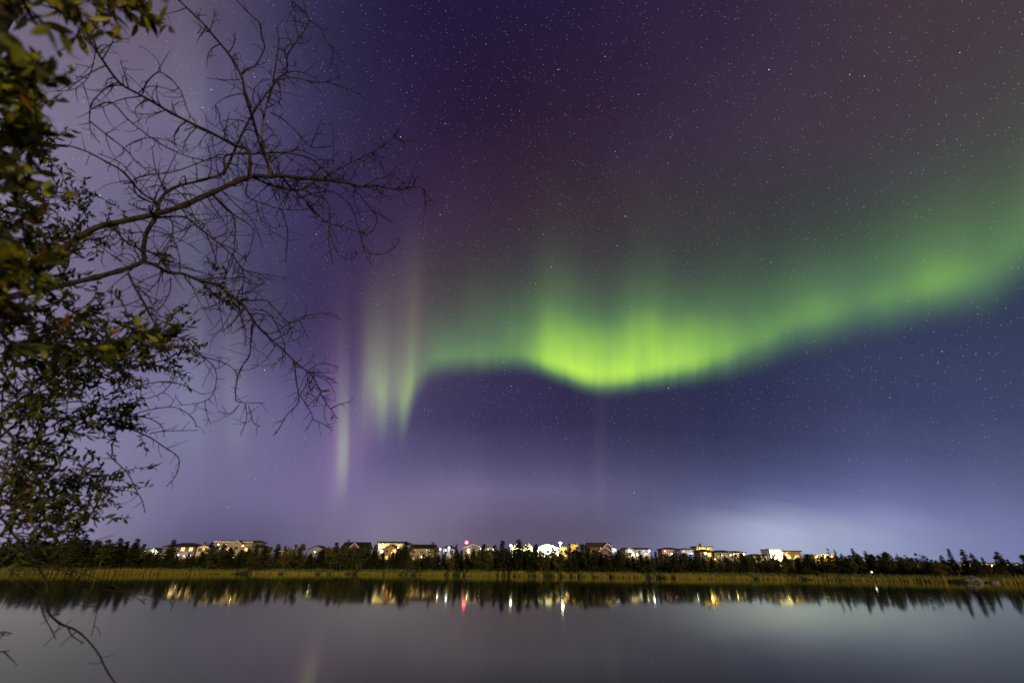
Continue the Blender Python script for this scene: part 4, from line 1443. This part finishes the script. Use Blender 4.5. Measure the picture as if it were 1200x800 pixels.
# name: (points, d0, d1, w0, w1, parent, twig count, twig min, twig max)
LIMBS = [
    ('A', [(-150, 372), (-70, 348), (0, 328), (37, 310), (75, 290), (112, 267), (150, 258), (185, 250), (217, 240), (250, 225), (275, 214), (297, 206), (316, 207), (332, 206), (350, 209), (375, 210), (390, 212), (410, 215), (425, 219), (440, 217), (457, 221), (472, 222), (494, 219), (499, 240)], 2.25, 2.75, 11, 1.2, None, 26, .10, .28),
    ('B', [(-150, 375), (-70, 362), (20, 346), (50, 340), (82, 332), (112, 325), (140, 317), (160, 310), (169, 304), (168, 292), (172, 272), (180, 259), (185, 247), (187, 235), (197, 224), (212, 217), (237, 211), (262, 202), (265, 182), (300, 180), (332, 179), (362, 185), (380, 200), (392, 212)], 2.25, 2.6, 9.5, 1.4, None, 22, .10, .26),
    ('C', [(169, 306), (185, 312), (197, 319), (215, 321), (235, 329), (255, 334), (272, 347), (287, 360), (297, 375), (300, 380), (315, 395), (332, 410), (347, 425), (360, 435), (367, 442), (375, 457), (379, 467), (395, 490)], 2.36, 2.45, 5, 1.2, 'B', 26, .08, .22),
    ('D', [(185, 255), (215, 254), (232, 266), (250, 280), (265, 292), (277, 305), (285, 320), (284, 336), (275, 350)], 2.4, 2.3, 3, 1.0, 'B', 14, .10, .24),
    ('E', [(80, -10), (95, 25), (107, 50), (120, 70), (140, 97), (162, 110), (180, 120), (200, 132), (225, 145), (250, 157), (275, 170), (290, 175), (293, 190), (292, 207)][::-1], 2.58, 2.45, 5, 2.6, 'A', 18, .08, .22),
    ('F', [(316, 207), (316, 197), (310, 182), (302, 160), (295, 135), (287, 110), (284, 92), (275, 75), (267, 62), (250, 42), (242, 32), (225, 15), (200, -8)], 2.6, 2.9, 5, 2.0, 'A', 12, .06, .2),
    ('G', [(262, 204), (269, 190), (282, 160), (300, 127), (320, 100), (325, 92), (336, 85), (337, 65), (350, 45), (362, 24), (347, 5), (342, 3)], 2.58, 2.85, 3.4, 1.2, 'B', 16, .05, .16),
    ('H', [(316, 206), (316, 192), (309, 172), (307, 155), (310, 132), (316, 112), (320, 100)], 2.6, 2.7, 3.2, 2.2, 'A', 7, .06, .16),
    ('I', [(297, 208), (315, 216), (326, 219), (350, 223), (372, 212), (390, 202), (410, 191), (430, 182), (450, 170), (464, 156)], 2.6, 2.85, 3.2, 1.2, 'A', 18, .06, .16),
    ('J', [(320, 205), (330, 207), (342, 221), (355, 232), (366, 244), (382, 260), (405, 267), (430, 275)], 2.6, 2.55, 3, 1.0, 'A', 12, .06, .16),
    ('K', [(150, 320), (160, 340), (172, 360), (185, 387), (196, 402)], 2.36, 2.3, 3.4, 1.6, 'B', 8, .08, .2),
    ('L', [(130, 262), (150, 285), (185, 300), (197, 316)], 2.35, 2.4, 3, 1.6, 'A', 6, .06, .16),
]
BRANCH = [
    ('F', [(284, 87), (290, 81), (300, 76), (310, 56), (307, 45), (304, 27), (295, 19), (277, 0), (270, -8)], 2.5, 1.6),
    ('G', [(362, 24), (375, 32), (382, 47), (390, 60), (389, 72), (386, 80)], 1.8, 1.0),
    ('G', [(336, 85), (350, 84), (372, 92)], 1.8, 0.9),
    ('G', [(322, 96), (337, 91), (350, 92), (365, 96), (382, 96), (400, 89)], 2, 0.9),
    ('G', [(382, 96), (400, 101), (422, 111)], 1.3, 0.9),
    ('G', [(320, 97), (325, 62), (327, 47), (324, 32)], 2, 1.0),
    ('H', [(317, 132), (332, 140), (350, 157), (364, 172), (390, 172)], 2, 1.0),
    ('H', [(364, 172), (377, 140)], 1.3, 0.8),
    ('H', [(391, 192), (391, 172), (389, 142)], 1.5, 0.8),
    ('I', [(464, 156), (464, 164), (492, 166)], 1.2, 0.8),
    ('I', [(430, 182), (442, 185), (449, 195), (450, 210)], 1.1, 0.7),
    ('A', [(455, 217), (457, 205), (465, 196), (480, 187)], 1.4, 0.8),
    ('A', [(317, 190), (332, 180), (355, 177), (390, 194)], 1.8, 1.0),
    ('A', [(367, 212), (375, 227), (386, 242), (386, 262), (385, 282), (390, 310)], 2, 1.0),
    ('J', [(350, 232), (370, 226), (390, 225), (405, 235), (415, 250), (422, 275), (427, 294), (435, 310)], 2, 1.0),
    ('A', [(410, 212), (420, 227), (435, 245), (442, 257), (435, 272), (422, 276)], 1.8, 1.0),
    ('A', [(437, 247), (448, 253), (460, 261)], 2.0, 1.4),
    ('J', [(425, 287), (435, 297), (450, 297), (465, 287), (467, 277)], 1.5, 0.9),
    ('J', [(385, 265), (392, 290), (405, 304), (417, 300), (415, 290)], 1.6, 0.8),
    ('A', [(290, 215), (290, 230), (310, 239), (330, 245), (360, 245), (375, 232)], 2, 1.0),
    ('A', [(330, 245), (337, 270), (336, 292), (335, 307)], 2, 0.9),
    ('A', [(300, 237), (305, 255), (320, 272), (335, 280)], 1.6, 0.9),
    ('A', [(307, 242), (310, 258), (325, 268), (332, 252)], 1.4, 0.8),
    ('A', [(247, 227), (265, 245), (275, 257), (275, 282), (272, 307), (262, 328)], 2.2, 1.0),
    ('A', [(250, 228), (275, 252), (296, 267), (295, 285), (285, 312)], 2, 1.0),
    ('A', [(258, 222), (282, 245), (298, 262), (308, 290)], 1.6, 0.8),
    ('E', [(142, 100), (130, 101), (120, 107), (107, 122), (105, 140), (107, 155), (117, 167)], 2.2, 1.0),
    ('E', [(167, 110), (172, 97), (185, 85), (197, 90), (212, 107), (220, 130), (230, 145)], 2.2, 1.1),
    ('E', [(107, 128), (130, 120), (150, 140), (175, 160), (200, 175), (225, 185), (242, 188)], 2.2, 1.2),
    ('E', [(105, 142), (130, 162), (147, 175), (160, 190), (175, 202)], 2, 1.2),
    ('E', [(147, 172), (165, 163), (185, 162), (205, 168), (222, 178)], 1.6, 1.0),
    ('B', [(50, 171), (75, 170), (100, 177), (125, 190), (145, 202), (165, 225), (185, 238)][::-1], 3.2, 1.6),
    ('B', [(145, 215), (160, 213), (150, 200), (140, 190), (115, 180)], 2, 1.0),
    ('B', [(187, 240), (165, 232), (157, 220), (158, 210), (175, 205), (205, 201), (240, 188), (262, 180)], 2.4, 1.2),
    ('B', [(182, 250), (165, 245), (150, 238)], 2, 1.2),
    ('B', [(112, 60), (108, 80), (100, 95), (85, 105), (60, 107)], 1.4, 0.8),
    ('C', [(360, 435), (375, 426), (390, 428), (397, 430)], 1.4, 0.9),
    ('C', [(365, 437), (382, 442), (394, 449)], 1.3, 0.8),
    ('C', [(345, 425), (347, 445), (350, 470), (337, 485), (327, 502), (320, 510)], 2, 1.0),
    ('C', [(360, 435), (360, 450), (352, 462), (360, 475), (366, 490), (357, 505)], 1.6, 0.9),
    ('C', [(367, 492), (380, 497), (389, 504)], 1.2, 0.8),
    ('C', [(297, 375), (294, 400), (292, 417), (282, 432), (277, 450), (276, 465), (280, 471), (310, 472)], 2.2, 1.0),
    ('C', [(287, 472), (289, 490), (282, 510)], 1.3, 0.8),
    ('C', [(291, 475), (297, 495), (305, 499)], 1.3, 0.8),
    ('C', [(280, 474), (270, 484), (255, 482)], 1.3, 0.8),
    ('C', [(280, 352), (295, 352), (312, 352), (325, 365), (337, 377), (350, 375), (362, 369), (385, 367), (399, 374)], 2, 1.0),
    ('C', [(297, 362), (315, 367), (327, 387), (334, 407), (334, 422)], 1.8, 0.9),
    ('C', [(350, 375), (356, 385), (362, 397)], 1.2, 0.8),
    ('C', [(338, 378), (342, 390), (338, 398)], 1.2, 0.8),
    ('C', [(200, 325), (199, 342), (190, 358), (180, 370)], 1.8, 1.0),
    ('C', [(235, 330), (252, 345), (268, 356), (282, 370), (288, 390), (287, 405)], 2, 1.1),
    ('C', [(212, 405), (237, 417), (262, 425), (277, 437), (275, 460)], 1.8, 1.1),
    ('C', [(218, 398), (237, 417), (252, 432), (252, 455), (240, 470), (207, 475)], 1.8, 0.9),
    ('C', [(240, 470), (242, 484), (247, 497)], 1.2, 0.8),
    ('C', [(187, 447), (212, 450), (225, 456), (237, 462)], 1.5, 0.8),
    ('K', [(172, 360), (160, 375), (140, 382)], 1.6, 0.9),
]
DEP = {}
LOBJ = {}
for (nm, pts, d0, d1, w0, w1, par, cnt, l0, l1) in LIMBS:
    C, rad = trace(pts, d0, d1, w0, w1, 0.03)
    if par:                                          # start on the surface of its parent
        pc = DEP[par]
        s = min(pc, key=lambda q: (Vector(proj(q)) - Vector(pts[0])).length)
        shift = (s - CAM).length - (C[0] - CAM).length
        C = [CAM + (c - CAM).normalized() * ((c - CAM).length + shift * max(0.0, 1 - i / 12.0)) for i, c in enumerate(C)]
    DEP[nm] = C
    mb = MB()
    mb.tube(C, rad, 8)
    LOBJ[nm] = bpart(mb, 'limb', bare, bare, M_bark_lit if nm == 'H' else M_bark)
    tw = MB()
    spray(tw, br, C, int(cnt * 2.3), l0, l1 * 1.15, 0.3 if nm in 'AB' else 0.08, 0.25, 0.0026, 2)
    bpart(tw, 'twig_spray', LOBJ[nm], bare, M_twig)
for (par, pts, w0, w1) in BRANCH:
    pc = DEP[par]
    s = min(pc, key=lambda q: (Vector(proj(q)) - Vector(pts[0])).length)
    dd = (s - CAM).length
    C, rad = trace(pts, dd, dd + br.uniform(-0.25, 0.25), w0, w1, 0.03)
    mb = MB()
    mb.tube(C, rad, 6)
    spray(mb, br, C, max(4, int(len(C) / 2.2)), .025, .13, 0.1, 0.2, 0.0017, 1)
    bpart(mb, 'branch', LOBJ[par], bare, M_twig)


# --- leaves
def leaf(mb, r, base_p, dirn, length, width):
    d = dirn.normalized()
    s = d.cross(rand_unit(r))
    if s.length < 1e-3:
        s = d.orthogonal()
    s.normalize()
    nrm = d.cross(s)
    curl = r.uniform(-0.25, 0.55)
    fold = r.uniform(0.1, 0.35) * width
    rows = ((0.0, 0.05), (0.22, 0.75), (0.5, 1.0), (0.78, 0.62), (1.0, 0.0))
    i0 = len(mb.v)
    for t, w in rows:
        c = base_p + d * (length * t) - nrm * (curl * length * t * t)
        mb.v += [tuple(c - s * width * w + nrm * fold * w), tuple(c), tuple(c + s * width * w + nrm * fold * w)]
    for k in range(4):
        a = i0 + k * 3
        mb.f += [(a, a + 1, a + 4, a + 3), (a + 1, a + 2, a + 5, a + 4)]
        mb.mi += [0, 0]


def leafy_twigs(tw, lf, r, C, count, lmin, lmax, leaves, ll, lw, t0_=0.1, rad=0.002, tips=True, upright=0.15):
    for k in range(count):
        t = t0_ + (1 - t0_) * (k + r.random()) / count
        i = min(len(C) - 2, int(t * (len(C) - 1)))
        p = C[i]
        tan = (C[i + 1] - C[i]).normalized()
        view = (p - CAM).normalized()
        side = rand_unit(r)
        side = (side - view * side.dot(view) * 0.4 - tan * side.dot(tan) * 0.7).normalized()
        d = (tan * r.uniform(0.4, 1.1) + side * r.uniform(0.5, 1.0) + Vector((0, 0, upright * r.random()))).normalized()
        L = r.uniform(lmin, lmax)
        P = twig_path(r, p, d, L, 0.1, 6, 0.25)
        tw.tube(P, [max(0.0009, rad * (1 - 0.6 * q / 6)) for q in range(7)], 4)
        n = int(leaves * r.uniform(0.6, 1.3))
        for q in range(n):
            f = 0.15 + 0.85 * (q + r.random()) / n
            j = min(5, int(f * 6))
            pp = P[j].lerp(P[j + 1], f * 6 - j if f * 6 - j <= 1 else 1)
            tt = (P[j + 1] - P[j]).normalized()
            dd_ = (tt * r.uniform(0.2, 1.0) + rand_unit(r) * 0.9 + Vector((0, 0, -0.1))).normalized()
            leaf(lf, r, pp, dd_, ll * r.uniform(0.45, 1.3), lw * r.uniform(0.6, 1.25))


lr = random.Random(33)
sroot = at(-190, 560, 2.3)
sbase = Vector((sroot.x, sroot.y, ground_z(sroot.x, sroot.y)))
shrub = empty('leafy_shrub', tuple(sbase))
tag(shrub, 'leafy willow-like shrub filling the left edge with small green leaves', 'shrub')
crown_pt = Vector((sbase.x, sbase.y, sbase.z + 0.35))
STEMS = [  # points, d0, d1, width, twigs, leaves per twig
    ([(-190, 560), (-60, 560), (0, 512), (62, 462), (102, 437), (160, 412), (205, 398)], 2.3, 2.5, 5, 34, 13),
    ([(-190, 540), (-60, 520), (20, 470), (80, 430), (130, 402), (180, 385)], 2.3, 2.1, 4.5, 34, 14),
    ([(-190, 560), (-40, 545), (22, 522), (82, 500), (125, 490), (150, 487)], 2.3, 2.6, 4, 24, 13),
    ([(-190, 570), (-40, 550), (30, 560), (80, 567), (125, 560)], 2.3, 2.5, 3, 26, 12),
    ([(-190, 555), (-60, 470), (10, 507), (15, 530), (25, 550), (37, 567), (50, 600), (58, 625)], 2.3, 2.1, 4.5, 18, 10),
    ([(-190, 520), (-50, 440), (20, 405), (70, 378), (120, 365)], 2.3, 2.6, 3.5, 22, 12),
    ([(-190, 500), (-60, 340), (0, 300), (60, 285), (135, 268)], 2.3, 2.9, 3.5, 24, 11),
    ([(-190, 490), (-60, 280), (0, 245), (55, 232), (105, 225)], 2.3, 2.9, 3, 22, 11),
    ([(-190, 580), (-50, 600), (10, 590), (60, 605), (95, 600)], 2.3, 2.4, 2.6, 20, 11),
    ([(-190, 590), (-50, 640), (10, 625), (45, 640)], 2.3, 2.2, 2.4, 9, 8),
    ([(-190, 480), (-80, 200), (-10, 170), (25, 165), (50, 178)], 2.3, 2.3, 3, 18, 10),
    ([(-190, 520), (-60, 420), (0, 390), (30, 350), (50, 325), (75, 300)], 2.3, 2.0, 3.5, 22, 12),
    ([(-190, 540), (-60, 440), (0, 430), (50, 425), (110, 415), (150, 430), (200, 420)], 2.3, 2.7, 3, 30, 12),
]
for (pts, d0, d1, w, nt, nl) in STEMS:
    C, rad = trace(pts, d0, d1, w, 1.2, 0.05)
    K = [crown_pt, (crown_pt + C[0]) * 0.5 + Vector((0, 0, 0.05))] if (C[0] - crown_pt).length > 0.05 else []
    C2 = K + C
    mb = MB()
    mb.tube(C2, [rad[0] * 1.2] * len(K) + rad, 7)
    lf = MB()
    leafy_twigs(mb, lf, lr, C, int(nt * 1.7), .07, .22, int(nl * 1.6), .029, .0048, 0.34)
    st_ = bpart(mb, 'stem', shrub, shrub, M_twig)
    bpart(lf, 'leaf_spray', st_, shrub, M_leaf)
# leafless shoots of the same shrub
BARE_SHOOTS = [
    ([(150, 487), (175, 490), (190, 500), (192, 512)], 2.6, 2.6, 1.8, 5),
    ([(110, 495), (150, 502), (175, 512), (190, 522), (209, 536), (207, 555), (195, 570)], 2.55, 2.6, 2.2, 12),
    ([(125, 530), (135, 540), (150, 555), (160, 575), (167, 587), (170, 600)], 2.5, 2.5, 2.0, 6),
    ([(130, 490), (150, 487), (175, 480), (205, 477), (225, 489), (230, 500)], 2.6, 2.7, 2.0, 7),
    ([(175, 508), (192, 505), (232, 504)], 2.6, 2.6, 1.4, 4),
    ([(60, 500), (110, 470), (150, 455), (190, 447), (212, 450)], 2.5, 2.6, 2.2, 12),
    ([(120, 480), (160, 470), (190, 460), (205, 440), (200, 425)], 2.5, 2.6, 1.6, 10),
    ([(40, 480), (90, 470), (130, 478), (162, 470), (165, 440)], 2.4, 2.5, 2.0, 12),
    ([(-60, 570), (5, 610), (15, 625), (30, 642), (45, 665), (54, 682), (56, 705), (57, 717), (70, 730), (87, 737), (100, 747), (115, 765), (125, 785), (138, 805), (150, 830)], 2.3, 2.1, 3.6, 9),
    ([(45, 700), (52, 722), (60, 737), (65, 748)], 2.15, 2.1, 1.8, 2),
    ([(80, 736), (85, 745), (98, 753)], 2.1, 2.1, 2.0, 1),
    ([(40, 655), (80, 672), (113, 700), (113, 718), (107, 745)], 2.2, 2.2, 1.8, 4),
    ([(20, 655), (70, 668), (125, 665)], 2.2, 2.25, 1.4, 4),
    ([(60, 660), (120, 680), (160, 700), (170, 708)], 2.2, 2.3, 1.0, 3),
    ([(120, 690), (175, 697), (200, 705), (200, 716)], 2.2, 2.3, 0.9, 2),
    ([(-60, 740), (-8, 742), (3, 740), (14, 742)], 1.9, 1.9, 2.4, 3),
    ([(-60, 770), (-8, 764), (4, 763), (11, 762)], 1.9, 1.9, 2.6, 2),
    ([(90, 640), (115, 632), (133, 627)], 2.2, 2.2, 1.0, 0),
    ([(-60, 640), (0, 660), (40, 690), (55, 705)], 2.25, 2.1, 2.0, 2),
]
for (pts, d0, d1, w, nt) in BARE_SHOOTS:
    C, rad = trace(pts, d0, d1, w, max(0.8, w * 0.5), 0.02)
    mb = MB()
    mb.tube(C, rad, 6)
    if nt:
        spray(mb, lr, C, nt, .02, .12, 0.15, 0.2, 0.0016, 1)
    bpart(mb, 'shoot', shrub, shrub, M_twig)
# leaf tufts on the drooping shoot and on the bare limb
lf = MB()
tw = MB()
for (x_, y_, d_) in ((262, 352, 2.4), (245, 345, 2.4), (205, 362, 2.4), (240, 338, 2.42), (272, 356, 2.42), (184, 295, 2.45), (252, 315, 2.4)):
    c = at(x_, y_, d_)
    Cc = [c, c + rand_unit(lr) * 0.05]
    leafy_twigs(tw, lf, lr, [c, c + Vector((0.02, 0, 0.01)), c + Vector((0.05, 0, 0.0))], 4, .03, .07, 6, .034, .006, 0.0)
to = bpart(tw, 'branch', LOBJ['C'], bare, M_twig)
bpart(lf, 'leaf_tuft', LOBJ['C'], bare, M_leaf)

# --- the near branch whose leaves are out of focus
nr = random.Random(44)
nb_base = Vector((-0.95, 0.22, ground_z(-0.95, 0.22)))
near = empty('overhanging_shrub', tuple(nb_base))
tag(near, 'very near yellow-green foliage, out of focus, in the top left corner', 'shrub')
top_pt = at(-160, 40, 0.95)
NEAR = [  # px, d0, d1, width px, twigs, leaves, leaf length
    ([(-160, 60), (-60, 0), (20, -6), (90, -2), (145, 6), (182, 18)], 1.0, 1.45, 4, 28, 8, .033),
    ([(-160, 90), (-80, 20), (-10, 0), (40, 4), (80, 18), (95, 38)], 1.0, 1.4, 3, 10, 5, .030),
    ([(-160, 120), (-70, 90), (-35, 78), (10, 82), (42, 95)], 1.0, 1.1, 4, 24, 8, .026),
    ([(-160, 160), (-70, 120), (-35, 112), (10, 118), (42, 122)], 1.0, 1.25, 4, 24, 8, .026),
    ([(-160, 180), (-70, 150), (-35, 145), (10, 150), (35, 155)], 1.0, 1.15, 4, 20, 8, .026),
    ([(-160, 260), (-70, 230), (-40, 225), (-5, 218), (22, 205)], 1.0, 1.0, 4, 16, 7, .026),
    ([(-160, 340), (-70, 320), (-40, 315), (-5, 312), (20, 322)], 1.0, 0.95, 4, 18, 8, .026),
    ([(-160, 300), (-70, 280), (-40, 272), (0, 268), (28, 262)], 1.0, 1.2, 4, 20, 8, .026),
    ([(-160, 380), (-70, 365), (-40, 362), (5, 368), (60, 380)], 1.0, 1.3, 4, 20, 8, .028),
    ([(-160, 220), (-70, 190), (-40, 185), (-5, 182), (24, 188)], 1.0, 1.2, 4, 20, 8, .026),
    ([(-160, 420), (-70, 400), (-10, 402), (80, 396), (140, 400), (190, 402)], 1.0, 1.5, 4, 20, 6, .038),
    ([(-160, -40), (-60, -50), (40, -42), (110, -30), (150, -24)], 1.0, 0.70, 5, 18, 7, .026),
    ([(-160, 60), (-70, 40), (-45, 32), (-10, 26), (22, 18)], 1.0, 0.70, 4, 9, 6, .024),
]
for i, (pts, d0, d1, w, nt, nl, ll) in enumerate(NEAR):
    C, rad = trace(pts, d0, d1, w, 1.6, 0.02)
    mid = Vector((nb_base.x + 0.01 * i, nb_base.y - 0.02 + 0.01 * i, (nb_base.z + C[0].z) * 0.5))
    stem = catmull([nb_base + Vector((0.02 * i - 0.08, 0, -0.05)), mid, C[0]], 5)
    mb = MB()
    mb.tube(stem[:-1] + C, [rad[0] * 1.6] * (len(stem) - 1) + rad, 7)
    lf = MB()
    leafy_twigs(mb, lf, nr, C, nt, .03, .075, nl, ll, .0062, 0.32)
    so = bpart(mb, 'stem', near, near, M_twig)
    bpart(lf, 'leaf_spray', so, near, M_leaf2)
